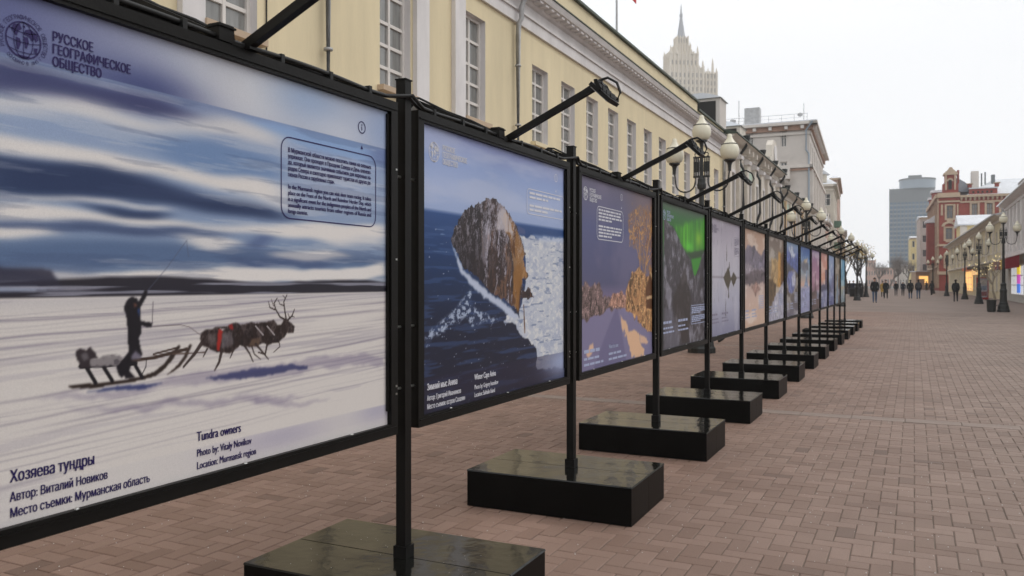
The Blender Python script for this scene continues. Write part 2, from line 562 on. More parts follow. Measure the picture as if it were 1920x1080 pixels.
# grit and salt grains lying on the pavers
gv, gf = [], []
for k in range(1500):
    d = 2.4 + 9 * rnd.random() ** 1.6
    q = ray(rnd.uniform(-60, 1960)) * d
    r = rnd.uniform(.0014, .0038)
    b = len(gv)
    gv += [(q.x - r, q.y - r, .002), (q.x + r, q.y - r, .002), (q.x + r * .6, q.y + r, .002), (q.x - r, q.y + r, .002), (q.x, q.y, .002 + r * 1.4)]
    gf += [(b, b + 1, b + 4), (b + 1, b + 2, b + 4), (b + 2, b + 3, b + 4), (b + 3, b, b + 4)]
me = bpy.data.meshes.new('salt_grains'); me.from_pydata(gv, [], gf); me.materials.append(mat('salt', (.62, .60, .57), .8))
link('salt_grains', me, pavement)['kind'] = 'stuff'

# ================================================================== the row of photo panels
ROW, PITCH, POST0 = -2.10, 2.045, 3.151
NPAN = 14
def post_y(i):
    return POST0 + PITCH * i
PW, PZ0, PZ1 = PITCH - 0.17, 0.822, 2.306            # outer panel width, bottom, top
BORDER = 0.050
W_ART, H_ART = PW - 2 * BORDER, PZ1 - PZ0 - 2 * BORDER
FRONT = 0.026                                         # front of frame ahead of the row line
ART_X = FRONT - 0.022

names = ['reindeer sled', 'rocky cape', 'snowy lane', 'green aurora', 'mirrored islet', 'pale ridge', 'golden waterfall', 'blue ice cave',
         'snowy peak at dusk', 'lilac tower', 'pink morning', 'blue fjord', 'brown cliff', 'turquoise sky']

# ---- stands: block base and square post
slab_black = mat('polished_black', (0.006, 0.006, 0.005), 0.09, 0, 0.3, 2.0, 0.35, 2.6, spec=0.36)
side_black = mat('black_board', (0.0034, 0.0031, 0.0027), 0.42, 0, 0.4, 5, 0.03, 30, spec=0.10)
def base_meshes():
    out = []
    for y0, y1 in ((-.377, -.0015), (.0015, .377)):
        mb = MB(); mb.box(-.572, .572, y0, y1, 0.004, .236)
        body = mesh_of('block', mb, side_black)
        mb = MB()
        e = .004
        a, b = y0 - (.003 if y0 < -.1 else 0), y1 + (.003 if y1 > .1 else 0)
        mb.hexa([(-.575, a, .2365), (.575, a, .2365), (.575, b, .2365), (-.575, b, .2365), (-.575 + e, a + e * .5, .245), (.575 - e, a + e * .5, .245), (.575 - e, b - e * .5, .245), (-.575 + e, b - e * .5, .245)])
        top = mesh_of('top_plate', mb, slab_black)
        out.append((body, top))
    return out
BASES = base_meshes()
mb = MB(); mb.box(-.025, .025, -.025, .025, .247, 2.424); POST_ME = mesh_of('post', mb, black_steel)
mb = MB(); mb.box(-.029, .029, -.029, .029, 2.4245, 2.430); CAP_ME = mesh_of('post_cap', mb, black_steel)
mb = MB()
for sx in (-1, 1):
    mb.box(sx * .0265 if sx > 0 else -.034, .034 if sx > 0 else -.0265, -.034, .034, .2455, .300)
for sy in (-1, 1):
    mb.box(-.0262, .0262, .0265 if sy > 0 else -.034, .034 if sy > 0 else -.0265, .2455, .300)
FOOT_ME = mesh_of('post_socket', mb, black_steel)
mb = MB()
for z in (1.02, 1.30, 1.98):
    for s in (-1, 1):
        mb.tube([(0, s * .027, z), (0, s * .088, z)], .006, 6)
ROD_ME = mesh_of('connecting_bolt', mb, bright_metal)
for i in range(-1, NPAN):
    a = names[i] if 0 <= i < NPAN else None
    b = names[i + 1] if i + 1 < NPAN else None
    if a and b:
        lab = f'black post on glossy block base between {a} and {b} pictures'
    elif a:
        lab = f'black post on glossy block base ending the row after {a} picture'
    else:
        lab = f'black post on glossy block base before the {b} picture'
    t = thing('display_stand', lab, 'display stand', (ROW - .03, post_y(i), 0), 'stands holding the photo panels')
    t.rotation_euler.z = rnd.uniform(-.012, .012)
    for body, top in BASES:
        o = link('block', body, t)
        link('top_plate', top, o)
    off = 0.03
    p = link('post', POST_ME, t); p.location.x = off
    if i < 4:
        gv, gf = [], []
        for k in range(40):
            x_, y_, r = rnd.uniform(-.56, .56), rnd.uniform(-.36, .36), rnd.uniform(.0007, .0017)
            b0_ = len(gv)
            gv += [(x_ - r, y_ - r, .2455), (x_ + r, y_ - r, .2455), (x_, y_ + r, .2455), (x_, y_, .2455 + r)]
            gf += [(b0_, b0_ + 1, b0_ + 3), (b0_ + 1, b0_ + 2, b0_ + 3), (b0_ + 2, b0_, b0_ + 3)]
        me = bpy.data.meshes.new('dust_grains'); me.from_pydata(gv, [], gf); me.materials.append(MATS['salt'])
        link('dust_grains', me, t)['kind'] = 'stuff'
    link('post_cap', CAP_ME, p); link('post_socket', FOOT_ME, p); link('connecting_bolt', ROD_ME, p)

# ---- panel frame with its two lamp arms, cable and box (shared meshes)
yh = PW / 2
mb = MB()
x0, x1 = -.034, FRONT
mb.box(x0, x1, -yh, yh, PZ1 - BORDER, PZ1); mb.box(x0, x1, -yh, yh, PZ0, PZ0 + BORDER)
mb.box(x0, x1, -yh, -yh + BORDER, PZ0 + BORDER, PZ1 - BORDER); mb.box(x0, x1, yh - BORDER, yh, PZ0 + BORDER, PZ1 - BORDER)
FRAME_ME = mesh_of('frame', mb, black_steel)
mb = MB()                                            # thin raised beads and the retaining strip inside the frame
b = .006
for z in (PZ1 - BORDER + .012, PZ0 + BORDER - .018):
    mb.box(FRONT, FRONT + .005, -yh + .01, yh - .01, z, z + b)
mb.box(ART_X + .004, ART_X + .012, yh - BORDER - .016, yh - BORDER - .001, PZ0 + BORDER + .06, PZ1 - BORDER - .01)
mb.box(ART_X + .004, ART_X + .012, -yh + BORDER + .001, -yh + BORDER + .008, PZ0 + BORDER + .06, PZ1 - BORDER - .01)
BEAD_ME = mesh_of('frame_bead', mb, black_steel)
mb = MB()
for yy in (-.62, 0.02, .62):
    mb.lathe([(.007, 0), (.006, .003), (.002, .004)], FRONT - .012, yy, PZ0 + BORDER, 8)
for zz in (1.0, 1.035, 1.6, 2.0):
    mb.box(FRONT, FRONT + .004, yh - .018, yh - .010, zz, zz + .008)
SCREW_ME = mesh_of('screw', mb, bright_metal)
mb = MB(); mb.box(-.030, ART_X - .003, -yh + BORDER, yh - BORDER, PZ0 + BORDER, PZ1 - BORDER)
BACK_ME = mesh_of('backing_board', mb, mat('board_back', (0.05, 0.05, 0.05), 0.7))
def arm_mesh(s):
    mb = MB()
    a, b_ = Vector((s * .005, s * .03, PZ1 + .016)), Vector((s * .585, s * .03, PZ1 + .278))
    mb.beam(a, b_, .030, .034)
    mb.box(min(s * -.03, s * .05), max(s * -.03, s * .05), s * .03 - .028, s * .03 + .028, PZ1, PZ1 + .009)
    return mesh_of('lamp_arm', mb, black_steel)
def head_mesh(s):
    mb = MB()
    c = Vector((s * .60, s * .03, PZ1 + .222))
    t = Vector((s * .72, 0, -.69)).normalized()
    n = Vector((-s * .69, 0, -.72)).normalized()
    w = .075
    p = [c + t * a + Vector((0, b, 0)) + n * h for h in (0, .022) for a, b in ((-.075, -w), (.075, -w), (.075, w), (-.075, w))]
    mb.hexa(p)
    for k in range(5):
        q = c - t * .06 + t * (.03 * k)
        mb.beam(q + Vector((0, -w * .9, 0)) - n * .012, q + Vector((0, w * .9, 0)) - n * .012, .005, .022)
    for yy in (-w - .006, w + .006):
        mb.beam(Vector((s * .573, s * .03 + yy, PZ1 + .275)), c + Vector((0, yy, 0)), .008, .02)
    mb.beam(Vector((s * .573, s * .03 - w - .01, PZ1 + .276)), Vector((s * .573, s * .03 + w + .01, PZ1 + .276)), .018, .01)
    return mesh_of('floodlight', mb, black_steel)
def lens_mesh(s):
    mb = MB()
    c = Vector((s * .60, s * .03, PZ1 + .222)); t = Vector((s * .72, 0, -.69)).normalized(); n = Vector((-s * .69, 0, -.72)).normalized()
    mb.hexa([c + t * a + Vector((0, b, 0)) + n * h for h in (.0225, .026) for a, b in ((-.062, -.062), (.062, -.062), (.062, .062), (-.062, .062))])
    return mesh_of('lens', mb, mat('lens_glass', (0.5, 0.5, 0.47), 0.15))
def arm_cable_mesh(s):
    mb = MB()
    y = s * .03
    pts = [(s * .02, y + .021, PZ1 + .035), (s * .2, y + .022, PZ1 + .13), (s * .38, y + .021, PZ1 + .205), (s * .56, y + .018, PZ1 + .298), (s * .61, y + .01, PZ1 + .305),
           (s * .665, y, PZ1 + .27), (s * .685, y, PZ1 + .215), (s * .665, y, PZ1 + .175)]
    mb.tube(pts, .0075, 6)
    return mesh_of('arm_cable', mb, black_cable, smooth=True)
ARMS = [(arm_mesh(s), head_mesh(s), lens_mesh(s), arm_cable_mesh(s)) for s in (1, -1)]
mb = MB(); mb.hexa([(-.03, -.115, PZ1 + .003), (.03, -.115, PZ1 + .003), (.03, -.045, PZ1 + .003), (-.03, -.045, PZ1 + .003), (-.027, -.112, PZ1 + .062), (.027, -.112, PZ1 + .062), (.027, -.048, PZ1 + .062), (-.027, -.048, PZ1 + .062)])
mb.box(-.033, .033, -.118, -.042, PZ1 + .050, PZ1 + .056)
BOX_ME = mesh_of('junction_box', mb, black_steel)
mb = MB()
for q, ph in ((.008, 0.0), (-.012, 1.4)):
    pts = []
    for k in range(29):
        y = -yh - .085 + (2 * yh + .17) * k / 28
        e = min(1, abs(abs(y) - yh - .085) / .14)
        pts.append((q + .036 * (1 - e) + .004 * math.sin(y * 5 + ph), y, PZ1 + .016 + .008 * abs(math.sin(y * 4.2 + ph)) + .022 * (1 - e)))
    mb.tube(pts, .0095, 6)
CABLE_ME = mesh_of('cable', mb, black_cable, smooth=True)
mb = MB(); mb.box(-.022, .022, -.009, .009, PZ1 + .001, PZ1 + .033)
CLIP_ME = mesh_of('cable_clip', mb, black_cable)

# ---- painter: a print is a fine sheet whose points carry the printed colour
PRINT_GAIN = 0.98
def print_mat():
    m = bpy.data.materials.new('photo_print'); m.use_nodes = True
    nt = m.node_tree; b = nt.nodes['Principled BSDF']
    a = nt.nodes.new('ShaderNodeAttribute'); a.attribute_name = 'ink'
    tc = nt.nodes.new('ShaderNodeTexCoord')
    nz = nt.nodes.new('ShaderNodeTexNoise'); nz.inputs['Scale'].default_value = 420; nz.inputs['Detail'].default_value = 1
    mr = nt.nodes.new('ShaderNodeMapRange'); mr.inputs[1].default_value = .3; mr.inputs[2].default_value = .7; mr.inputs[3].default_value = .93; mr.inputs[4].default_value = 1.07
    mx = nt.nodes.new('ShaderNodeMix'); mx.data_type = 'RGBA'; mx.blend_type = 'MULTIPLY'; mx.inputs['Factor'].default_value = 1
    nt.links.new(tc.outputs['Object'], nz.inputs['Vector']); nt.links.new(nz.outputs['Fac'], mr.inputs[0])
    nt.links.new(a.outputs['Color'], mx.inputs['A']); nt.links.new(mr.outputs[0], mx.inputs['B'])
    nt.links.new(mx.outputs['Result'], b.inputs['Base Color'])
    b.inputs['Roughness'].default_value = 0.42
    b.inputs['Specular IOR Level'].default_value = 0.22
    return m
PRINT = print_mat()

class Art:
    def __init__(s, idx, nx, ny):
        s.i, s.nx, s.ny = idx, nx, ny
        s.y0 = post_y(idx - 1) + .085 + BORDER
        s.zb = PZ0 + BORDER
        s.U, s.V = np.meshgrid(np.linspace(0, W_ART, nx), np.linspace(0, H_ART, ny))
        s.c = np.zeros((ny, nx, 3))
        s.rs = np.random.RandomState(100 + idx)
    def uv(s, px, py):                      # picture column and row -> metres on the print
        y, d = hit(px, (ROW + ART_X, 0), (0, 1))
        return (y - s.y0, height(py, d) - s.zb)
    def pts(s, L):
        return [s.uv(*p) for p in L]
    def noise(s, su, sv, octv=4, seed=0, warp=0.0, rough=0.5):
        rs = np.random.RandomState(s.i * 31 + seed)
        tot, amp, nrm = 0, 1, 0
        U, V = s.U, s.V
        if warp:
            w = s.noise(su * 2, sv * 2, 2, seed + 77) - .5
            U, V = U + w * warp, V + w * warp * sv / su
        for o in range(octv):
            a, b = U / su * 2 ** o + 3.3 * o, V / sv * 2 ** o + 1.7 * o
            a = a - a.min(); b = b - b.min()
            ia, ib = a.astype(int), b.astype(int)
            fa, fb = a - ia, b - ib
            fa, fb = fa * fa * (3 - 2 * fa), fb * fb * (3 - 2 * fb)
            g = rs.rand(ib.max() + 2, ia.max() + 2)
            v = (g[ib, ia] * (1 - fa) + g[ib, ia + 1] * fa) * (1 - fb) + (g[ib + 1, ia] * (1 - fa) + g[ib + 1, ia + 1] * fa) * fb
            tot = tot + v * amp; nrm += amp; amp *= rough
        return tot / nrm
    def vgrad(s, stops):                    # stops: (height share, 0-255 colour)
        v = s.V / H_ART
        xs = [a for a, _ in stops]
        s.c[:] = np.stack([np.interp(v, xs, [c[k] / 255 for _, c in stops]) for k in range(3)], -1)
    def mix(s, m, col):
        col = np.asarray(col, float) / 255 if not (isinstance(col, np.ndarray) and col.ndim == 3) else col
        m = np.clip(m, 0, 1)[..., None]
        s.c = s.c * (1 - m) + col * m
    def blur(s, m, n=1, ax=(0, 1)):
        for _ in range(n):
            for a in ax:
                m = (np.roll(m, 1, a) + 2 * m + np.roll(m, -1, a)) / 4
        return m
    def gblur(s, m, su, sv):                # wide soft edge, given in metres
        a = np.pad(m, ((40, 40), (60, 60)), 'edge')
        fu = np.fft.fftfreq(a.shape[1], W_ART / s.nx); fv = np.fft.fftfreq(a.shape[0], H_ART / s.ny)
        k = np.exp(-2 * math.pi ** 2 * ((fu[None] * su) ** 2 + (fv[:, None] * sv) ** 2))
        return np.real(np.fft.ifft2(np.fft.fft2(a) * k))[40:-40, 60:-60]
    def poly(s, P, soft=1, wob=0.0, ws=.05, seed=5):
        U, V = s.U, s.V
        if wob:
            U = U + (s.noise(ws, ws, 4, seed) - .5) * wob; V = V + (s.noise(ws, ws, 4, seed + 1) - .5) * wob
        ins = np.zeros(U.shape, bool)
        n = len(P)
        for i in range(n):
            (a, b), (c, d) = P[i], P[(i + 1) % n]
            if b == d:
                continue
            ins ^= ((b > V) != (d > V)) & (U < (c - a) * (V - b) / (d - b) + a)
        return s.blur(ins.astype(float), soft)
    def line(s, P, w0, w1=None, soft=0.0022):
        w1 = w0 if w1 is None else w1
        m = np.zeros(s.U.shape)
        n = len(P) - 1
        for i in range(n):
            (a, b), (c, d) = P[i], P[i + 1]
            L2 = (c - a) ** 2 + (d - b) ** 2 + 1e-12
            t = np.clip(((s.U - a) * (c - a) + (s.V - b) * (d - b)) / L2, 0, 1)
            dist = np.hypot(s.U - a - t * (c - a), s.V - b - t * (d - b))
            w = w0 + (w1 - w0) * (i + t) / n
            m = np.maximum(m, np.clip((w / 2 - dist) / soft + .5, 0, 1))
        return m
    def blob(s, u, v, ru, rv):
        return np.exp(-(((s.U - u) / ru) ** 2 + ((s.V - v) / rv) ** 2))
    def sheet(s, parent):
        c = np.clip(s.c, 0.004, 1)
        lin = np.where(c > .04045, ((c + .055) / 1.055) ** 2.4, c / 12.92) / PRINT_GAIN
        lin = np.clip(lin, 0, .88)
        nx, ny = s.nx, s.ny
        me = bpy.data.meshes.new('photo_print')
        co = np.empty((ny * nx, 3))
        co[:, 0] = ART_X; co[:, 1] = (s.U - W_ART / 2).ravel(); co[:, 2] = (s.V + s.zb).ravel()
        idx = np.arange(ny * nx).reshape(ny, nx)
        q = np.stack([idx[:-1, :-1], idx[:-1, 1:], idx[1:, 1:], idx[1:, :-1]], -1).reshape(-1, 4)
        me.vertices.add(ny * nx); me.vertices.foreach_set('co', co.ravel())
        me.loops.add(q.size); me.loops.foreach_set('vertex_index', q.ravel().astype(np.int32))
        me.polygons.add(len(q)); me.polygons.foreach_set('loop_start', np.arange(0, q.size, 4, dtype=np.int32))
        at_ = me.attributes.new('ink', 'FLOAT_COLOR', 'POINT')
        at_.data.foreach_set('color', np.concatenate([lin.reshape(-1, 3), np.ones((ny * nx, 1))], 1).ravel().astype(np.float32))
        me.update(calc_edges=True); me.validate()
        me.materials.append(PRINT)
        return link('photo_print', me, parent)

ink_dark = mat('ink_violet', srgb(44, 36, 84), 0.5, spec=.2)
ink_white = mat('ink_white', srgb(205, 205, 212), 0.5, spec=.2)
ink_soft = mat('ink_pale', srgb(160, 168, 196), 0.5, spec=.2)

def put_text(mb, txt, u, v, size, width=None, sx=.80, weight=.0):
    vs, fs = text_geo(txt, size, width, sx)
    for k, dx in enumerate((0, weight) if weight else (0,)):       # a second, shifted strike thickens the stems
        mb.add([(ART_X + .0016 + c + k * .0005, u + a + dx - W_ART / 2, v + b + PZ0 + BORDER) for a, b, c in vs], fs)
def put_loop(mb, P, w, closed=True):
    n = len(P)
    V = [Vector(p) for p in P]
    L, Rr = [], []
    for i in range(n):
        a = V[(i - 1) % n] if closed or i else V[i]
        b = V[(i + 1) % n] if closed or i < n - 1 else V[i]
        t = (b - a).normalized(); q = Vector((-t.y, t.x)) * w / 2
        L.append(V[i] + q); Rr.append(V[i] - q)
    P3 = lambda p: (ART_X + .0016, p.x - W_ART / 2, p.y + PZ0 + BORDER)
    k = n if closed else n - 1
    mb.add([P3(p) for p in L + Rr], [(i, (i + 1) % n, n + (i + 1) % n, n + i) for i in range(k)])
def put_fill(mb, P):
    mb.add([(ART_X + .0016, a - W_ART / 2, b + PZ0 + BORDER) for a, b in P], [tuple(range(len(P)))])
def rounded(u0, u1, v0, v1, r):
    out = []
    for cx, cy, a0 in ((u1 - r, v1 - r, 0), (u0 + r, v1 - r, 90), (u0 + r, v0 + r, 180), (u1 - r, v0 + r, 270)):
        out += [(cx + r * math.cos(R(a0 + k * 18)), cy + r * math.sin(R(a0 + k * 18))) for k in range(6)]
    return out
def circle(u, v, r, n=28, sx=1.0):
    return [(u + sx * r * math.cos(2 * math.pi * k / n), v + r * math.sin(2 * math.pi * k / n)) for k in range(n)]

def logo(parent, u, v, m, detail=True):
    """globe emblem with ring lettering and three lines of name, u v = its top left"""
    mb = MB()
    r = .047
    cx, cy = u + .060, v - .066
    put_loop(mb, circle(cx, cy, r), .004)
    for k in (-.55, 0, .55):
        h = math.sqrt(1 - k * k) * r
        put_loop(mb, [(cx - h, cy + k * r), (cx - h * .4, cy + k * r - .006), (cx + h * .4, cy + k * r - .006), (cx + h, cy + k * r)], .002, False)
    for k in (-.55, .0, .55):
        put_loop(mb, [(cx + k * r * math.cos(R(a)), cy + r * math.sin(R(a))) for a in range(-90, 91, 18)], .002, False)
    lands = [[(-.7, .5), (-.55, .78), (-.2, .85), (-.1, .6), (-.3, .45), (-.38, .15), (-.55, .3)],
             [(-.45, .1), (-.2, .05), (-.15, -.2), (-.3, -.6), (-.38, -.55), (-.42, -.2)],
             [(.0, .2), (.25, .22), (.3, -.05), (.18, -.42), (.1, -.4), (.05, -.05)],
             [(.0, .35), (.1, .6), (.4, .72), (.78, .5), (.85, .2), (.7, .05), (.62, .25), (.5, .05), (.35, .25)],
             [(.6, -.3), (.82, -.25), (.75, -.55), (.6, -.5)], [(-.4, -.85), (.4, -.85), (.2, -.97), (-.2, -.97)], [(-.05, .75), (.08, .85), (.1, .7)]]
    for L in lands:
        put_fill(mb, [(cx + a * r, cy + b * r) for a, b in L])
    if detail:
        word = 'РУССКОЕ ГЕОГРАФИЧЕСКОЕ ОБЩЕСТВО'
        for k, ch in enumerate(word):
            if ch == ' ':
                continue
            a = R(205 - 232 * k / (len(word) - 1))
            vs, fs = text_geo(ch, .0165, None, .8)
            if not vs:
                continue
            w = max(q[0] for q in vs)
            rot = a - math.pi / 2
            c_, s_ = math.cos(rot), math.sin(rot)
            P = [(cx + (r + .007) * math.cos(a) + (x - w / 2) * c_ - y * s_, cy + (r + .007) * math.sin(a) + (x - w / 2) * s_ + y * c_) for x, y, _ in vs]
            mb.add([(ART_X + .0016, p[0] - W_ART / 2, p[1] + PZ0 + BORDER) for p in P], fs)
        for k, ch in enumerate('ОСНОВАНО В 1845 Г'):
            if ch == ' ':
                continue
            a = R(228 + 92 * k / 16)
            vs, fs = text_geo(ch, .013, None, .8)
            if not vs:
                continue
            w = max(q[0] for q in vs); rot = a + math.pi / 2
            c_, s_ = math.cos(rot), math.sin(rot)
            P = [(cx + (r + .017) * math.cos(a) + (x - w / 2) * c_ - y * s_, cy + (r + .017) * math.sin(a) + (x - w / 2) * s_ + y * c_) for x, y, _ in vs]
            mb.add([(ART_X + .0016, p[0] - W_ART / 2, p[1] + PZ0 + BORDER) for p in P], fs)
    for k, t in enumerate(('РУССКОЕ', 'ГЕОГРАФИЧЕСКОЕ', 'ОБЩЕСТВО')):
        put_text(mb, t, u + .138, v - .046 - .034 * k, .0375, None, .70, .0022)
    return obj_local('logo', mb, m, parent)

def obj_local(name, mb, m, parent):
    me = bpy.data.meshes.new(name)
    me.from_pydata(mb.v, [], mb.f)
    me.materials.append(m)
    return link(name, me, parent)

def caption(parent, ru, en, u1, u2, v, m, s=1.0):
    for L, u in ((ru, u1), (en, u2)):
        mb = MB()
        put_text(mb, L[0], u, v, .0445 * s, None, .70, .0022)
        for k, t in enumerate(L[1:]):
            put_text(mb, t, u, v - (.050 + .041 * k) * s, .0345 * s, None, .70, .0014)
        obj_local('caption_lettering', mb, m, parent)['kind'] = 'stuff'

def caption_bars(parent, u1, u2, v, m, title=None):
    """captions too small to read: word-long dashes in the same three lines"""
    rs = random.Random(int(v * 9999) + int(u2 * 999))
    for u0_, ttl in ((u1, None), (u2, title)):
        mb = MB()
        for k, (dz, h_, w_) in enumerate(((0, .024, .30), (.050, .017, .26), (.091, .017, .36))):
            if k == 0 and ttl:
                put_text(mb, ttl, u0_, v, .0445, None, .70, .0022)
                continue
            u = u0_
            while u < u0_ + w_:
                w = rs.uniform(.05, .12)
                put_fill(mb, [(u, v - dz), (u + w, v - dz), (u + w, v - dz + h_), (u, v - dz + h_)])
                u += w + .016
        obj_local('caption_lettering', mb, m, parent)['kind'] = 'stuff'

def info_box(parent, u0, u1, v0, v1, m, lines=None, nbars=9, iu=None, iv=None, lw=.0045, size=.023):
    mb = MB()
    put_loop(mb, rounded(u0, u1, v0, v1, min(.045, (v1 - v0) * .2)), lw)
    if iu is not None:
        put_loop(mb, circle(iu, iv, .024), .0045)
        put_fill(mb, [(iu - .0025, iv - .013), (iu + .0025, iv - .013), (iu + .0025, iv + .004), (iu - .0025, iv + .004)])
        put_fill(mb, circle(iu, iv + .010, .0035, 8))
        put_fill(mb, [(iu - .009, iv - .092), (iu + .009, iv - .092), (iu, iv - .075)])
    o = obj_local('information_frame', mb, m, parent)
    mb = MB()
    wid = u1 - u0 - .07
    if lines:
        step = (v1 - v0 - .075) / (len(lines) - 1)
        for k, t in enumerate(lines):
            if t:
                full = not t.endswith('.')
                put_text(mb, t, u0 + .035, v1 - .055 - step * k, size, wid if full else None, .66, .0016)
    else:
        rs = random.Random(int(u0 * 1000))
        step = (v1 - v0 - .05) / (nbars - 1)
        for k in range(nbars):
            if k == nbars // 2:
                continue
            u, v = u0 + .035, v1 - .03 - step * k
            end = u0 + .035 + wid * (1 if k not in (nbars // 2 - 1, nbars - 1) else .55)
            while u < end - .02:
                w = min(rs.uniform(.03, .11), end - u)
                put_fill(mb, [(u, v), (u + w, v), (u + w, v + .013), (u, v + .013)])
                u += w + .012
    obj_local('paragraph_lettering', mb, m, parent)['kind'] = 'stuff'
    return o

def panel(i, what):
    t = thing('photo_panel', what, 'photo panel', (ROW, post_y(i - 1) + PITCH / 2, 0), 'photo panels in the street exhibition')
    f = link('frame', FRAME_ME, t)
    link('frame_bead', BEAD_ME, f); link('screw', SCREW_ME, f)['kind'] = 'stuff'
    link('backing_board', BACK_ME, t)
    for A, Hd, Ln, Cb in ARMS:
        a = link('lamp_arm', A, t)
        link('floodlight', Hd, a); link('lens', Ln, a); link('arm_cable', Cb, a)
    link('junction_box', BOX_ME, t)
    c = link('cable', CABLE_ME, t)
    for y in (-.78, -.5, -.25, .2, .48, .74):
        link('cable_clip', CLIP_ME, c).location.y = y
    return t

# ---- 1: reindeer sled
t = panel(0, 'large framed photo of a reindeer sled racing over snow under streaked clouds')
A = Art(0, 560, 430)
hz = A.uv(400, 548)[1]
A.vgrad([(0, (196, 190, 188)), (hz / H_ART - .001, (200, 194, 192)), (hz / H_ART, (150, 160, 178)), (hz / H_ART + .10, (128, 150, 178)), (.62, (88, 112, 150)), (.78, (78, 98, 138)), (.87, (92, 104, 140)), (1, (120, 132, 160))])
sky = np.clip((A.V - hz) / .02, 0, 1)
A.vgrad([(0, (198, 192, 190)), (hz / H_ART - .001, (198, 192, 190)), (hz / H_ART, (150, 156, 170)), (hz / H_ART + .07, (112, 130, 158)), (.60, (128, 146, 176)), (.72, (140, 156, 184)), (.80, (132, 150, 182)), (.87, (120, 134, 168)), (1, (120, 132, 160))])
ZS = lambda L: A.pts([(x / 2.297, 90 + y / 2.297) for x, y in L])
LC, DC, VC, MC = (212, 207, 204), (40, 54, 88), (60, 64, 104), (104, 130, 170)
def cloud(L, col, a, n=7, wob=.045, seed=3):
    m = A.poly(ZS(L), 2, wob, .16, seed)
    m = A.gblur(m, .0075 * n, .0011 * n)
    A.mix(sky * m * a, col)
cloud([(600, 400), (900, 400), (1210, 480), (1210, 560), (900, 540), (700, 470)], MC, .9)
cloud([(1000, 290), (1500, 380), (1654, 440), (1654, 520), (1210, 400)], (132, 162, 204), .8, 9)
cloud([(-150, 445), (200, 470), (420, 495), (640, 560), (900, 640), (1210, 690), (1260, 745), (900, 705), (600, 668), (300, 650), (-150, 600)], DC, 1.0, 9)
cloud([(-150, 20), (350, 140), (700, 230), (880, 300), (640, 304), (500, 255), (330, 212), (150, 220), (-150, 180)], VC, 1.0, 8, seed=9)
cloud([(-150, 180), (150, 225), (330, 215), (520, 260), (640, 310), (850, 312), (1000, 300), (1210, 380), (1210, 430), (1000, 385), (750, 372), (560, 342), (300, 292), (-150, 270)], LC, .85, 9, seed=12)
cloud([(-150, 345), (250, 400), (420, 428), (600, 466), (760, 508), (900, 556), (1100, 556), (1250, 590), (1250, 690), (1050, 632), (900, 606), (780, 582), (640, 514), (520, 518), (400, 482), (200, 462), (-150, 425)], LC, 1.0, 7, seed=15)
cloud([(-150, 842), (500, 832), (1100, 862), (1654, 905), (1654, 945), (1000, 938), (500, 955), (-150, 945)], (84, 104, 138), 1.0, 8)
cloud([(-150, 640), (150, 665), (350, 692), (500, 730), (700, 742), (900, 768), (1210, 770), (1654, 756), (1654, 806), (1300, 830), (1000, 792), (600, 776), (300, 742), (-150, 732)], LC, 1.0, 6, seed=18)
cloud([(-150, 606), (300, 640), (740, 700), (700, 712), (300, 660), (-150, 622)], LC, .8, 4)
cloud([(300, 672), (740, 718), (690, 738), (480, 726)], DC, .9, 4)
cloud([(-150, 735), (300, 752), (900, 782), (1020, 792), (700, 812), (400, 802), (-150, 770)], (70, 84, 118), .9, 5)
cloud([(-150, 752), (180, 774), (240, 800), (100, 818), (-150, 806)], LC, 1.0, 4)
cloud([(760, 808), (950, 798), (1060, 840), (900, 868), (800, 842)], LC, .9, 4)
cloud([(1060, 836), (1130, 788), (1190, 812), (1100, 866)], (76, 92, 132), .9, 4)
cloud([(1200, 750), (1654, 776), (1654, 850), (1450, 850), (1250, 806)], LC, .8, 6, seed=21)
cloud([(1170, 880), (1400, 868), (1520, 900), (1350, 918), (1200, 908)], LC, .9, 4)
cloud([(980, 898), (1400, 910), (1450, 938), (1000, 940)], (72, 88, 124), .9, 4)
cloud([(100, 965), (640, 962), (1000, 936), (1300, 960), (1654, 930), (1654, 985), (1300, 1010), (640, 1010), (330, 1010)], LC, 1.0, 3, seed=24)
cloud([(1590, 425), (1700, 445), (1700, 510), (1600, 495)], (100, 116, 158), .8, 5)
cloud([(1240, 420), (1600, 500), (1600, 720), (1240, 690)], (168, 178, 200), .45, 9)
A.mix(sky * np.clip((A.noise(.5, .03, 5, 71, .05, .6) - .55) * 3, 0, .22), (212, 208, 206))
A.mix(sky * np.clip((A.noise(.5, .03, 5, 72, .05, .6) - .56) * 3, 0, .22), (60, 72, 106))
# far shore
shore = A.uv(300, 556)[1]
top = A.uv(300, 512)[1]
edge = A.noise(.5, 5, 4, 12) * .05
m = np.clip((A.V - shore) / .006, 0, 1) * np.clip((top - .045 + edge - A.V) / .012 + .5, 0, 1)
A.mix(m * .96, (34, 31, 40))
A.mix(A.poly(A.pts([(-60, 498), (95, 505), (120, 545), (-60, 548)]), 4) * .85, (44, 42, 58))
A.mix(A.poly(A.pts([(-60, 536), (40, 537), (110, 540), (60, 546), (-60, 549)]), 2), (140, 148, 168))
A.mix(m * np.clip((A.noise(.5, .012, 3, 14) - .63) * 8, 0, .75), (150, 150, 164))
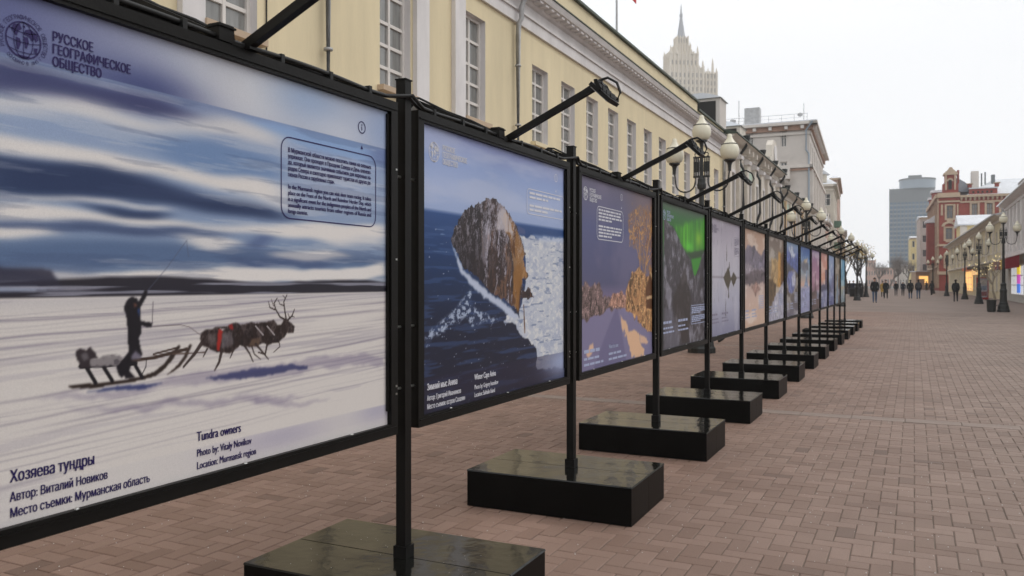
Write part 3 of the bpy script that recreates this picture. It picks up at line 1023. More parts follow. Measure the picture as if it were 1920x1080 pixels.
# snow
sn = np.clip((shore - A.V) / .006, 0, 1)
A.mix(sn, (203, 197, 193))
A.mix(sn * np.clip(1 - (shore - A.V) / .05, 0, 1) * .3, (150, 148, 160))
tilt = A.V - A.U * .035
for k in range(34):
    v0 = shore - .012 - .46 * (k / 34) ** 1.25
    a = rnd.uniform(.12, .5); w = rnd.uniform(.0016, .005)
    yy = tilt + (A.noise(.6, 9, 3, 40 + k) - .5) * .02
    fade = np.clip((A.noise(.7, 9, 2, 90 + k) - .32) * 4, 0, 1)
    A.mix(sn * a * fade * np.exp(-((yy - v0 + .03) / w) ** 2), (92, 84, 106))
A.mix(sn * np.clip((A.noise(.5, .02, 4, 15, .03) - .60) * 4, 0, .22), (140, 134, 150))
Z = lambda L: A.pts([(120 + x / 4.174, 530 + y / 4.174) for x, y in L])
for P, al, sf in (([(-200, 900), (300, 830), (760, 770), (1100, 700), (1900, 590), (2500, 560), (2500, 640), (1900, 690), (1300, 770), (600, 850), (0, 905)], .38, 5),
                  ([(0, 960), (700, 935), (1400, 900), (1900, 870), (1700, 930), (1200, 960), (400, 990)], .40, 6), ([(1500, 915), (2100, 930), (1900, 960), (1500, 950)], .3, 4)):
    A.mix(A.poly(Z(P), sf, .05, .10) * al, (108, 98, 128))
A.mix(A.poly(Z([(150, 862), (420, 806), (600, 798), (770, 786), (620, 836), (420, 842)]), 2) * .85, (40, 48, 96))
A.mix(A.poly(Z([(1100, 745), (1320, 705), (1520, 660), (1900, 640), (1900, 665), (1600, 720), (1300, 760)]), 2, .02) * .8, (46, 50, 92))
dk = (26, 22, 28)
# sled
A.mix(A.poly(Z([(35, 808), (250, 785), (420, 770), (600, 735), (700, 700), (780, 640), (850, 540), (900, 485), (912, 500), (860, 585), (800, 665), (720, 730), (600, 765), (400, 800), (200, 827), (50, 826)])), (44, 34, 30))
A.mix(A.poly(Z([(985, 478), (1000, 490), (962, 585), (900, 665), (830, 712), (800, 722), (870, 665), (930, 590)])), (56, 44, 40))
A.mix(A.line(Z([(440, 622), (700, 588), (960, 520)]), .011), (62, 48, 42))
A.mix(A.line(Z([(700, 560), (880, 510)]), .006), (62, 48, 42))
A.mix(A.line(Z([(850, 560), (1100, 545)]), .004), (80, 64, 56))
A.mix(A.line(Z([(130, 655), (560, 632)]), .014), dk)
for a, b in (((180, 670), (248, 785)), ((310, 660), (378, 768)), ((560, 650), (612, 742))):
    A.mix(A.line(Z([a, b]), .0125), dk)
A.mix(A.line(Z([(645, 600), (640, 660), (615, 710)]), .003), dk)
A.mix(A.poly(Z([(95, 530), (130, 508), (170, 528), (215, 498), (275, 582), (215, 600), (205, 665), (130, 672), (105, 600)]), 1, .012, .02), (48, 40, 44))
A.mix(A.poly(Z([(130, 560), (180, 545), (200, 600), (150, 610)]), 2) * .6, (120, 116, 120))
A.mix(A.poly(Z([(203, 602), (300, 578), (400, 562), (455, 575), (440, 642), (250, 668), (205, 645)]), 1, .012, .02), (128, 122, 124))
A.mix(A.poly(Z([(203, 602), (300, 578), (400, 562), (455, 575), (440, 642), (250, 668), (205, 645)]), 1) * np.clip((A.noise(.02, .012, 3, 22) - .5) * 4, 0, .7), (70, 64, 70))
# driver
A.mix(A.poly(Z([(466, 215), (470, 185), (490, 140), (528, 108), (572, 122), (585, 150), (632, 58), (656, 62), (640, 120), (600, 190), (595, 250), (602, 298), (650, 310), (692, 312), (690, 345), (655, 350), (606, 335), (604, 395), (585, 430), (598, 500), (612, 560), (600, 585), (535, 605), (512, 690), (556, 742), (480, 752), (470, 720), (452, 748), (425, 720), (408, 660), (450, 612), (510, 540), (500, 470), (495, 330), (485, 245)])), dk)
A.mix(A.poly(Z([(545, 165), (565, 165), (572, 188), (552, 192)]), 1), (96, 62, 52))
A.mix(A.poly(Z([(580, 205), (592, 205), (594, 262), (582, 268)]), 1) * .8, (44, 74, 136))
A.mix(A.poly(Z([(560, 535), (605, 570), (600, 592), (528, 600), (530, 570)]), 2) * .8, (130, 124, 140))
A.mix(A.line(Z([(690, 320), (694, 230), (696, 150)]), .003), (96, 88, 96))
A.mix(A.line(Z([(655, 62), (800, -110), (960, -330), (975, -200)]), .004) * .45, (80, 84, 104))
A.mix(A.line(Z([(700, 345), (900, 330), (980, 345), (1060, 405)]), .003) * .7, (104, 92, 92))
# deer team
deer = A.poly(Z([(1062, 440), (1068, 400), (1110, 370), (1200, 352), (1290, 342), (1340, 308), (1382, 330), (1420, 328), (1460, 310), (1500, 322), (1600, 304), (1640, 294), (1672, 328), (1706, 330), (1722, 292), (1762, 306), (1806, 345), (1796, 396), (1752, 390), (1722, 432), (1680, 462), (1600, 490), (1560, 472), (1500, 502), (1420, 502), (1380, 492), (1300, 548), (1200, 542), (1080, 492)]), 1, .008, .02)
A.mix(deer, (42, 30, 28))
A.mix(deer * np.clip((A.noise(.03, .05, 5, 31, rough=.8) - .47) * 4, 0, .6), (96, 84, 84))
A.mix(deer * np.clip((A.noise(.012, .03, 5, 32, rough=.9) - .5) * 5, 0, .6), (22, 16, 18))
A.mix(A.poly(Z([(1130, 410), (1190, 395), (1195, 500), (1140, 490)]), 4) * .5, (120, 110, 110))
A.mix(A.poly(Z([(1240, 400), (1310, 385), (1330, 480), (1230, 520)]), 3) * .55, (118, 112, 118))
A.mix(A.poly(Z([(1208, 362), (1242, 368), (1232, 450), (1216, 536), (1196, 528), (1200, 440)]), 1), (150, 40, 34))
A.mix(A.poly(Z([(1285, 335), (1320, 318), (1322, 372), (1300, 362)]), 1), (130, 34, 32))
A.mix(A.poly(Z([(1215, 356), (1262, 360), (1240, 374)]), 1), (196, 188, 190))
A.mix(A.line(Z([(1500, 340), (1560, 410)]), .004), (176, 168, 170))
A.mix(A.line(Z([(1590, 340), (1648, 410)]), .004), (176, 168, 170))
A.mix(A.poly(Z([(1470, 440), (1540, 430), (1520, 495), (1440, 500)]), 2) * .6, (116, 92, 74))
for L, w in (([(1080, 470), (1020, 560), (985, 600), (935, 660)], .015), ([(1235, 530), (1215, 620), (1180, 685)], .014), ([(1410, 490), (1450, 550), (1480, 618)], .010), ([(1500, 480), (1560, 550), (1600, 600)], .010),
             ([(1590, 480), (1575, 560), (1520, 545)], .010), ([(1470, 500), (1490, 560), (1540, 600)], .007), ([(1680, 450), (1690, 500), (1640, 545)], .006), ([(1330, 520), (1300, 590)], .008), ([(1120, 520), (1090, 580)], .008)):
    A.mix(A.line(Z(L), w, w * .5) * .9, (50, 38, 36))
for L, w in (([(1735, 292), (1690, 268), (1655, 205), (1645, 160), (1668, 122)], .008), ([(1652, 212), (1612, 195), (1600, 148)], .006), ([(1640, 180), (1622, 130)], .004), ([(1740, 292), (1728, 220), (1720, 150), (1745, 96)], .008),
             ([(1722, 180), (1690, 168), (1675, 135)], .005), ([(1750, 295), (1785, 258), (1804, 208)], .008), ([(1768, 280), (1752, 240)], .005), ([(1785, 262), (1803, 270)], .005), ([(1730, 120), (1712, 98)], .004)):
    A.mix(A.line(Z(L), w, w * .5), (52, 40, 38))
A.mix(A.poly(Z([(1000, 620), (1200, 700), (1700, 640), (1650, 580), (1500, 620), (1250, 680)]), 7) * .35, (206, 200, 198))
# printed header and footer strips
hv = A.uv(400, 199)[1]
hm = np.clip((A.V - hv) / .003, 0, 1)
A.mix(hm, (176, 180, 194))
A.mix(hm * np.clip(1.15 - A.U / .62, 0, 1), (94, 100, 142))
A.mix(hm * A.blob(.50, 1.22, .26, .07) * .95, (64, 72, 118))
A.mix(hm * A.blob(.95, 1.30, .22, .12) * .8, (204, 203, 206))
A.mix(hm * A.blob(1.25, 1.33, .22, .10) * .75, (138, 160, 194))
A.mix(hm * A.blob(1.45, 1.24, .2, .06) * .5, (196, 200, 210))
A.mix(hm * A.blob(1.75, 1.30, .18, .16) * .7, (132, 152, 190))
fv = A.uv(560, 795)[1]
fm_ = np.clip((fv - A.V) / .003, 0, 1)
A.mix(fm_ * .8, (198, 193, 191))
A.mix(fm_ * A.blob(1.10, fv - .03, .28, .05) * .55, (150, 144, 168))
A.mix(fm_ * A.blob(1.70, fv - .02, .16, .05) * .5, (140, 136, 166))
pr = A.sheet(t)
a0 = A.uv(8, 30)
logo(pr, .062, H_ART - .055, ink_dark)
cu, cv = A.uv(17, 905)
eu, ev = A.uv(368, 828)
caption(pr, ('Хозяева тундры', 'Автор: Виталий Новиков', 'Место съемки: Мурманская область'), ('Tundra owners', 'Photo by: Vitaly Novikov', 'Location: Murmansk region'), cu, eu, (cv + ev) / 2, ink_dark)
b0, b1 = A.uv(527, 254), A.uv(527, 408)
b2, iu = A.uv(704, 300), A.uv(678, 239)
info_box(pr, b0[0], b2[0], b1[1], b0[1], ink_dark, ['В Мурманской области можно посетить гонки на оленьих', 'упряжках. Они проходят в Праздник Севера и День оленево-', 'да, который является значимым событием для коренных на-',
         'родов Севера и ежегодно привлекает туристов из других ре-', 'гионов России и зарубежных стран.', '', 'In the Murmansk region you can visit deer team racing. It takes',
         'place on the Feast of the North and Reindeer Herder Day, which', 'is a significant event for the indigenous peoples of the North and', 'annually attracts tourists from other regions of Russia and', 'foreign countries.'], iu=iu[0], iv=iu[1], size=.0235)

# ---- 2: rocky cape between open sea and ice
t = panel(1, 'framed photo of a brown rocky cape between dark sea and white ice')
A = Art(1, 400, 320)
A.vgrad([(0, (36, 34, 48)), (.30, (30, 34, 54)), (.55, (30, 54, 96)), (.70, (46, 74, 124)), (.715, (148, 164, 200)), (.80, (158, 172, 206)), (.90, (140, 158, 200)), (1, (134, 142, 186))])
A.mix(np.clip((A.noise(.6, .12, 4, 1) - .45) * 3, 0, .5) * np.clip((A.V / H_ART - .715) / .02, 0, 1), (176, 184, 208))
hv = A.uv(1000, 440)[1]
sea = np.clip((hv - .005 - A.V) / .01, 0, 1)
A.mix(sea * np.clip((A.noise(.25, .018, 4, 2) - .55) * 4, 0, .4), (66, 92, 140))
A.mix(sea * np.clip((A.noise(.2, .010, 3, 3) - .70) * 8, 0, .8) * np.clip((A.V - .75) / .1, 0, 1), (150, 166, 194))
# ice field on the right
ice = A.poly(A.pts([(955, 438), (1080, 452), (1090, 690), (1006, 690), (1008, 672), (1000, 645), (975, 628), (966, 610), (944, 602), (950, 590), (972, 590), (985, 540), (985, 480)]), 1, .05, .06)
A.mix(ice, (184, 188, 198))
A.mix(ice * np.clip((A.noise(.07, .04, 6, 5, .03, .8) - .48) * 4, 0, .6), (150, 158, 182))
A.mix(ice * np.clip((A.noise(.03, .02, 4, 6) - .55) * 6, 0, .7), (212, 210, 208))
A.mix(ice * np.clip((A.noise(.10, .016, 3, 7) - .68) * 8, 0, .6) , (92, 108, 144))
A.mix(A.poly(A.pts([(998, 440), (1080, 447), (1080, 458), (1010, 450)]), 4) * .6, (170, 182, 208))
# drifting floes
P = A.pts([(797, 650), (797, 630), (830, 598), (862, 572), (873, 556), (884, 545), (884, 572), (905, 592), (925, 594), (948, 600), (905, 606), (880, 612), (878, 600), (850, 604), (835, 618)])
fl = A.poly(P, 4, .06, .06)
A.mix(fl * np.clip((A.noise(.03, .02, 4, 8, rough=.7) - .50) * 9, 0, .95), (186, 194, 210))
A.mix(fl * .25, (84, 104, 146))
A.mix(np.clip((A.noise(.02, .012, 2, 9) - .86) * 20, 0, .8) * sea * (1 - ice), (160, 168, 186))
# far headland
A.mix(A.poly(A.pts([(966, 420), (972, 424), (984, 430), (985, 440), (964, 438)]), 1), (72, 84, 124))
# the rock
rock = A.pts([(846, 450), (852, 430), (862, 410), (872, 396), (885, 384), (890, 387), (905, 377), (914, 369), (918, 373), (924, 371), (935, 378), (943, 385), (952, 397), (960, 410), (970, 428), (977, 447), (983, 465), (985, 477), (980, 484), (984, 500), (991, 519), (986, 523),
              (980, 523), (979, 545), (985, 546), (992, 539), (1001, 557), (990, 559), (976, 558), (973, 588), (968, 580), (955, 570), (944, 560), (928, 552), (912, 541), (898, 522), (884, 512), (869, 503), (860, 480), (847, 458)])
rm = A.poly(rock, 0, .035, .025)
A.mix(A.blur(A.poly(A.pts([(846, 452), (869, 506), (890, 524), (912, 546), (944, 566), (973, 594), (965, 600), (940, 580), (905, 556), (880, 532), (862, 506)]), 1, .03, .03), 2), (176, 184, 204))
A.mix(rm, (58, 44, 43))
ax = A.noise(.05, .16, 4, 11, .05, .6)
A.mix(rm * np.clip((ax - .48) * 5, 0, .9), (38, 30, 32))
A.mix(rm * np.clip((A.noise(.02, .05, 6, 51, .03, .85) - .5) * 5, 0, .6), (34, 28, 30))
A.mix(rm * np.clip((A.noise(.04, .12, 6, 12, .06, .8) - .54) * 5, 0, .75), (126, 92, 70))
A.mix(rm * np.clip((A.noise(.035, .10, 6, 13, .05, .85) - .57) * 8, 0, .85), (172, 168, 182))
A.mix(rm * A.poly(A.pts([(940, 388), (962, 415), (976, 447), (985, 477), (990, 519), (980, 523), (974, 560), (972, 588), (960, 560), (964, 500), (955, 445), (940, 415)]), 3, .03) * .75, (158, 108, 50))
for q_ in range(26):
    u_, v_ = rnd.uniform(856, 970), rnd.uniform(385, 540)
    A.mix(rm * A.line(A.pts([(u_, v_), (u_ + rnd.uniform(-6, 3), v_ + rnd.uniform(10, 24)), (u_ + rnd.uniform(-9, 4), v_ + rnd.uniform(26, 44))]), rnd.uniform(.006, .018), .003, .006) * np.clip((A.noise(.02, .03, 4, 200 + q_, rough=.8) - .38) * 5, 0, .8), (176, 174, 188) if q_ % 3 else (28, 23, 25))
A.mix(rm * A.poly(A.pts([(932, 400), (945, 390), (958, 420), (962, 440), (940, 430), (930, 432)]), 2, .03) * .8, (194, 186, 190))
A.mix(rm * A.poly(A.pts([(905, 440), (916, 410), (920, 450), (908, 500), (902, 480)]), 2, .03) * .55, (180, 176, 190))
A.mix(rm * np.clip((A.noise(.03, .12, 4, 17, .05) - .58) * 8, 0, .8) * np.clip((A.U - A.uv(950, 480)[0]) / .05, 0, 1), (80, 50, 30))
A.mix(rm * np.clip((A.uv(915, 450)[0] - A.U) / .16, 0, .8), (36, 31, 36))
A.mix(rm * np.clip((A.noise(.03, .06, 6, 81, .04, .9) - .50) * 7, 0, .75) * np.clip((A.V - A.uv(900, 520)[1]) / .3, 0, 1), (168, 164, 176))
A.mix(A.line(A.pts([(982, 572), (983, 600), (984, 622)]), .010, .022), (98, 70, 54))
A.mix(A.blob(*A.uv(986, 622), .03, .03) * .7, (200, 200, 206))
fv = A.uv(900, 690)[1]
fm_ = np.clip((fv - A.V) / .004, 0, 1)
A.mix(fm_ * .55, (40, 36, 56))
A.mix(fm_ * A.blob(W_ART - .02, fv - .06, .28, .10) * .95, (150, 160, 192))
pr = A.sheet(t)
logo(pr, .062, H_ART - .055, ink_white, False)
cu, cv = A.uv(800, 733); eu, ev = A.uv(889, 712)
caption(pr, ('Зимний мыс Анива', 'Автор: Григорий Иванников', 'Место съемки: остров Сахалин'), ('Winter Cape Aniva', 'Photo by: Grigory Ivannikov', 'Location: Sakhalin Island'), cu, eu, (cv + ev) / 2, ink_white)
b0, b1, b2, iu = A.uv(988, 353), A.uv(988, 400), A.uv(1057, 380), A.uv(1042, 334)
info_box(pr, b0[0], b2[0], b1[1], b0[1], ink_white, None, 5, iu[0], iu[1])

# ---- 3: snowy lane with golden trees
t = panel(2, 'framed photo of a snowy lane with frosted golden trees under a violet sky')
A = Art(2, 240, 250)
A.vgrad([(0, (104, 98, 132)), (.30, (124, 118, 150)), (.335, (120, 104, 128)), (.36, (122, 108, 136)), (.45, (84, 84, 114)), (.75, (84, 88, 126)), (1, (104, 98, 120))])
A.mix(np.clip((A.noise(.5, .4, 4, 1) - .5) * 2, 0, .35) * np.clip((A.V - .5) / .2, 0, 1), (126, 116, 140))
A.mix(np.clip((A.U - .9) / .9, 0, .5) * np.clip((A.V - .9) / .3, 0, 1), (120, 98, 92))
def tree_mass(P, col, seed, wob=.10):
    m = A.poly(A.pts(P), 1, wob, .07, seed)
    A.mix(m, col)
    A.mix(m * np.clip((A.noise(.05, .06, 6, seed + 1, rough=.85) - .46) * 5, 0, .85), tuple(c * .42 for c in col))
    A.mix(m * np.clip((A.noise(.03, .04, 6, seed + 2, rough=.9) - .52) * 6, 0, .8), tuple(min(245, c * 1.5 + 12) for c in col))
tree_mass([(1090, 600), (1090, 535), (1100, 530), (1112, 540), (1122, 528), (1130, 550), (1140, 560), (1160, 562), (1170, 570), (1160, 580), (1120, 588)], (112, 92, 90), 20)
tree_mass([(1140, 575), (1150, 552), (1168, 548), (1176, 560), (1172, 578)], (160, 120, 104), 24, .06)
tree_mass([(1172, 580), (1176, 540), (1186, 510), (1198, 500), (1212, 520), (1235, 500), (1240, 620), (1225, 628), (1205, 612), (1190, 592)], (170, 124, 84), 28)
A.mix(A.poly(A.pts([(1180, 400), (1192, 392), (1240, 388), (1240, 540), (1212, 520), (1196, 480), (1182, 450)]), 3, .22, .08, 55) * np.clip((A.noise(.03, .04, 6, 56, rough=.9) - .42) * 5, 0, .8), (150, 112, 78))
m = A.poly(A.pts([(1178, 400), (1190, 395), (1240, 392), (1240, 520), (1215, 510), (1200, 470), (1180, 455)]), 2, .2, .1, 33)
tw = np.abs(A.noise(.06, .07, 3, 34, .05) - .5)
A.mix(m * np.clip((.055 - tw) / .02, 0, 1) * .9, (190, 142, 88))
tw = np.abs(A.noise(.04, .09, 3, 35, .05) - .5)
A.mix(m * np.clip((.045 - tw) / .02, 0, 1) * .8, (120, 78, 50))
for L, w in (([(1201, 570), (1200, 500), (1199, 430)], .022), ([(1207, 545), (1212, 480), (1222, 420)], .018), ([(1200, 490), (1188, 440)], .010), ([(1210, 500), (1232, 460)], .010)):
    A.mix(A.line(A.pts(L), w, w * .6), (176, 130, 78))
A.mix(A.poly(A.pts([(1210, 545), (1219, 512), (1228, 545), (1228, 580), (1212, 578)]), 1), (92, 58, 34))
A.mix(A.poly(A.pts([(1219, 510), (1240, 525), (1240, 556), (1227, 548)]), 1), (206, 176, 138))
A.mix(A.poly(A.pts([(1212, 556), (1227, 552), (1227, 558), (1212, 562)]), 1), (190, 158, 120))
gr = np.clip((A.uv(1150, 585)[1] - A.V) / .03, 0, 1)
A.mix(A.poly(A.pts([(1090, 705), (1090, 610), (1140, 585), (1162, 578), (1180, 590), (1235, 640), (1235, 672), (1100, 705)]), 2, .04) * .85, (122, 116, 146))
A.mix(A.poly(A.pts([(1110, 700), (1138, 620), (1154, 580), (1158, 580), (1166, 620), (1176, 690)]), 3) * .5, (92, 88, 122))
A.mix(A.poly(A.pts([(1163, 592), (1172, 600), (1180, 618), (1196, 625), (1206, 655), (1208, 668), (1184, 672), (1178, 640), (1166, 612)]), 2, .08), (212, 172, 140))
A.mix(A.poly(A.pts([(1098, 668), (1104, 655), (1112, 640), (1113, 655), (1104, 672)]), 2, .05), (206, 170, 146))
A.mix(A.poly(A.pts([(1200, 625), (1216, 640), (1212, 645), (1200, 640)]), 2, .05), (206, 170, 146))
pr = A.sheet(t)
logo(pr, .062, H_ART - .055, ink_white, False)
cu, cv = A.uv(1096, 662); eu, ev = A.uv(1141, 655)
caption_bars(pr, .09, eu, (cv + ev) / 2, ink_soft, 'Winter has come')
b0, b1, b2, iu = A.uv(1119, 386), A.uv(1119, 448), A.uv(1168, 400), A.uv(1165, 370)
info_box(pr, b0[0], b2[0], b1[1], b0[1], ink_white, None, 9, iu[0], iu[1], .006)

# ---- 4: aurora over mountains
t = panel(3, 'framed photo of green aurora glowing between dark snowy mountains')
A = Art(3, 200, 230)
A.vgrad([(0, (58, 56, 62)), (.6, (64, 74, 70)), (.80, (52, 110, 46)), (.92, (56, 104, 60)), (1, (82, 96, 84))])
gx = A.noise(.10, .55, 4, 1, .08)
au = A.poly(A.pts([(1266, 425), (1340, 405), (1340, 450), (1325, 470), (1306, 470), (1292, 474), (1282, 468), (1272, 445)]), 6, .12, .15)
au = A.blur(au, 10)
A.mix(au * .6, (62, 140, 44))
A.mix(au * np.clip((gx - .38) * 2.6, 0, .9), (90, 176, 48))
A.mix(A.blur(au, 12) * np.clip((A.noise(.05, .7, 4, 44, .05) - .5) * 4, 0, .5), (44, 96, 40))
A.mix(A.blob(*A.uv(1310, 448), .14, .09) * .8, (140, 190, 56))
A.mix(A.blob(*A.uv(1292, 462), .16, .05) * .7, (96, 208, 60))
A.mix(A.poly(A.pts([(1288, 475), (1322, 468), (1316, 486), (1300, 488)]), 4) * .9, (52, 70, 50))
A.mix(A.poly(A.pts([(1296, 486), (1316, 482), (1306, 515), (1302, 522)]), 3) * .9, (58, 140, 46))
mt = A.poly(A.pts([(1245, 410), (1262, 425), (1273, 450), (1284, 472), (1294, 484), (1302, 520), (1310, 505), (1316, 480), (1330, 450), (1340, 440), (1340, 670), (1245, 670)]), 1, .06, .06)
A.mix(mt, (66, 62, 68))
A.mix(mt * np.clip((A.noise(.12, .16, 6, 5, .12, .8) - .47) * 5, 0, .8), (142, 140, 152))
A.mix(mt * np.clip((A.noise(.16, .3, 6, 6, .1, .75) - .53) * 5, 0, .6), (48, 43, 44))
A.mix(A.poly(A.pts([(1248, 520), (1260, 545), (1256, 580), (1248, 560)]), 3, .05) * .6, (150, 148, 160))
A.mix(A.poly(A.pts([(1246, 575), (1262, 585), (1274, 640), (1272, 662), (1246, 664)]), 4, .05) * .7, (98, 96, 108))
A.mix(A.poly(A.pts([(1262, 560), (1284, 500), (1296, 560), (1290, 650), (1278, 640)]), 4, .08) * .6, (46, 38, 36))
pr = A.sheet(t)
logo(pr, .062, H_ART - .055, ink_soft, False)
caption_bars(pr, .09, .62, .24, ink_soft)
b0, b1, b2, iu = A.uv(1295, 573), A.uv(1295, 608), A.uv(1327, 570), A.uv(1322, 619)
info_box(pr, b0[0], b2[0], b1[1], b0[1], ink_soft, None, 9, iu[0], iu[1], .007)

# ---- 5: islet mirrored in still water
t = panel(4, 'framed photo of a dark tree islet mirrored in pale misty water')
A = Art(4, 180, 200)
A.vgrad([(0, (126, 126, 150)), (.25, (164, 164, 182)), (.50, (176, 174, 186)), (.75, (178, 172, 184)), (1, (156, 148, 162))])
A.mix(np.clip((A.noise(.3, .3, 4, 1) - .5) * 2, 0, .35), (192, 188, 196))
mv = A.uv(1360, 520)[1]
A.mix(np.exp(-((A.V - mv) / .012) ** 2) * .8, (134, 126, 138))
Z = lambda L: A.pts([(1240 + x / 3.6, 370 + y / 3.6) for x, y in L])
for P in ([(418, 545), (452, 470), (470, 545), (486, 505), (510, 545), (488, 602), (470, 555), (452, 630), (440, 600)],):
    A.mix(A.poly(Z(P), 1, .03, .05), (74, 66, 54))
for x, y0, y1, w in ((441, 320, 420, .03), (459, 435, 470, .04), (454, 625, 665, .05), (434, 690, 795, .03)):
    m = A.line(Z([(x, y0), (x, y1)]), w * .4, w * 1.6)
    A.mix(m * np.clip((A.noise(.02, .03, 3, int(x)) - .3) * 4, 0, .95), (74, 68, 62))
A.mix(A.line(Z([(445, 300), (437, 800)]), .005) * .6, (120, 112, 116))
A.mix(np.clip((A.noise(.04, .14, 3, 8) - .72) * 8, 0, .35), (118, 114, 128))
pr = A.sheet(t)
logo(pr, .062, H_ART - .055, mat('ink_grey', srgb(128, 122, 140), .5, spec=.2), False)
caption_bars(pr, .09, .62, .24, MATS['ink_grey'])
b0, b1, b2 = A.uv(1376, 445), A.uv(1376, 480), A.uv(1391, 452)
info_box(pr, b0[0], min(b2[0], W_ART - .05), b1[1], b0[1], MATS['ink_grey'], None, 11, None, None, .004)

# ---- 6 to 14: smaller in view
def rest(i, label, stops, shapes, nx=110, ny=150, tint=(235, 230, 225)):
    t = panel(i, label)
    A = Art(i, nx, ny)
    A.vgrad(stops)
    A.mix(np.clip((A.noise(.5, .16, 4, 1, .1) - .5) * 3, 0, .4), tint)
    for P, col, sf, wob in shapes:
        P = [(a * W_ART, b * H_ART) for a, b in P]
        m = A.poly(P, sf, wob, .16, len(col) + int(col[0]))
        A.mix(m * .92, col)
        A.mix(m * np.clip((A.noise(.14, .10, 4, int(col[1]) + 3, .1, .65) - .52) * 5, 0, .55), tuple(c * .6 for c in col))
        A.mix(m * np.clip((A.noise(.12, .09, 4, int(col[2]) + 4, .1, .65) - .58) * 5, 0, .45), tuple(min(240, c * 1.5) for c in col))
    pr = A.sheet(t)
    caption_bars(pr, .09, .62, .22, ink_soft)
    mb = MB()
    for k in range(7):
        put_fill(mb, [(1.2, .42 - .03 * k), (1.66, .42 - .03 * k), (1.66, .432 - .03 * k), (1.2, .432 - .03 * k)])
    obj_local('paragraph_lettering', mb, ink_soft, pr)['kind'] = 'stuff'
rest(5, 'framed photo of a grey mountain ridge above pinkish snow fields', [(0, (198, 168, 148)), (.3, (196, 170, 158)), (.5, (176, 156, 152)), (.8, (188, 158, 140)), (1, (170, 138, 120))],
     [([(0, .76), (.12, .82), (.5, .83), (.66, .76), (.78, .74), (.9, .80), (1, .84), (1, .5), (0, .5)], (112, 106, 122), 1, .1), ([(0, .66), (.3, .64), (.6, .6), (1, .62), (1, .5), (0, .5)], (150, 140, 150), 3, .1),
      ([(0, .52), (.2, .56), (.5, .6), (.8, .6), (1, .58), (1, .45), (.5, .44), (0, .42)], (96, 86, 92), 2, .1), ([(.3, .42), (.55, .45), (.8, .38), (.5, .3)], (150, 120, 112), 3, .15)])
rest(6, 'framed photo of a golden lit waterfall above a white snow slope', [(0, (160, 156, 170)), (.3, (150, 130, 110)), (.5, (120, 100, 76)), (.75, (128, 118, 110)), (1, (116, 100, 92))],
     [([(.2, .75), (.7, .72), (.75, .4), (.2, .42)], (170, 140, 100), 5, .1), ([(.66, .84), (.8, .84), (.86, .4), (.6, .4)], (196, 146, 78), 4, .06), ([(.78, .8), (1, .85), (1, .4), (.8, .4)], (104, 72, 46), 2, .1), ([(0, .5), (.3, .48), (.5, .42), (.45, .28), (0, .06)], (92, 74, 54), 2, .12),
      ([(0, 0), (.1, .08), (.4, .28), (.7, .36), (1, .48), (1, 0)], (168, 166, 184), 2, .1)])
rest(7, 'framed photo of a blue ice cave opening with dark rock around', [(0, (104, 100, 116)), (.3, (98, 88, 82)), (.6, (80, 72, 66)), (.85, (110, 124, 168)), (1, (128, 150, 178))],
     [([(0, .9), (.3, .86), (.6, .9), (1, .84), (1, .6), (.5, .66), (0, .78)], (92, 104, 158), 3, .2), ([(.2, .9), (.5, .95), (.8, .85), (.5, .8)], (190, 196, 212), 3, .2), ([(.1, .5), (.3, .62), (.7, .6), (.8, .45), (.55, .3), (.2, .36)], (112, 120, 176), 3, .15), ([(.45, .55), (.8, .62), (.7, .4), (.5, .4)], (190, 190, 206), 3, .15)])
rest(8, 'framed photo of a sharp white peak under a blue and orange dusk sky', [(0, (140, 142, 176)), (.36, (160, 160, 190)), (.42, (206, 170, 150)), (.6, (140, 150, 160)), (.8, (80, 116, 164)), (1, (66, 92, 150))],
     [([(.1, .74), (.4, .8), (.85, .78), (.9, .66), (.5, .62), (.2, .66)], (112, 112, 122), 4, .2), ([(.4, .8), (.75, .84), (.7, .76), (.45, .76)], (206, 180, 150), 3, .1), ([(.4, .4), (.55, .48), (.68, .66), (.74, .5), (.86, .38)], (120, 140, 178), 1, .06), ([(0, .3), (.3, .38), (.7, .36), (1, .4), (1, 0), (0, 0)], (150, 152, 186), 2, .05)])
rest(9, 'framed photo of a slim tower in lilac haze', [(0, (92, 76, 76)), (.3, (128, 96, 110)), (.5, (170, 128, 150)), (.8, (150, 112, 140)), (1, (128, 110, 150))],
     [([(.42, .3), (.48, .62), (.52, .62), (.58, .3)], (96, 66, 76), 1, .02), ([(0, .28), (.5, .32), (1, .26), (1, 0), (0, 0)], (96, 80, 80), 2, .1)])
rest(10, 'framed photo of a dark block tower in a pink morning sky', [(0, (100, 104, 140)), (.34, (130, 130, 160)), (.5, (206, 150, 130)), (.8, (196, 140, 126)), (1, (178, 130, 126))],
     [([(.68, .4), (.68, .7), (.98, .7), (.98, .4)], (78, 70, 90), 1, .02), ([(0, .4), (.5, .42), (1, .4), (1, .3), (0, .3)], (84, 84, 108), 2, .1)])
rest(11, 'framed photo of a blue fjord between pale slopes', [(0, (80, 84, 128)), (.3, (100, 108, 150)), (.6, (136, 148, 182)), (1, (138, 156, 190))],
     [([(0, .5), (.3, .42), (.5, .3), (0, .2)], (84, 88, 110), 2, .1), ([(.6, .5), (1, .66), (1, .2), (.5, .26)], (108, 108, 138), 2, .1)])
rest(12, 'framed photo of a brown cliff beside a pale blue stream', [(0, (90, 84, 84)), (.4, (104, 90, 78)), (1, (112, 100, 86))], [([(.3, 0), (.5, .6), (.62, .6), (.6, 0)], (120, 150, 176), 2, .1)])
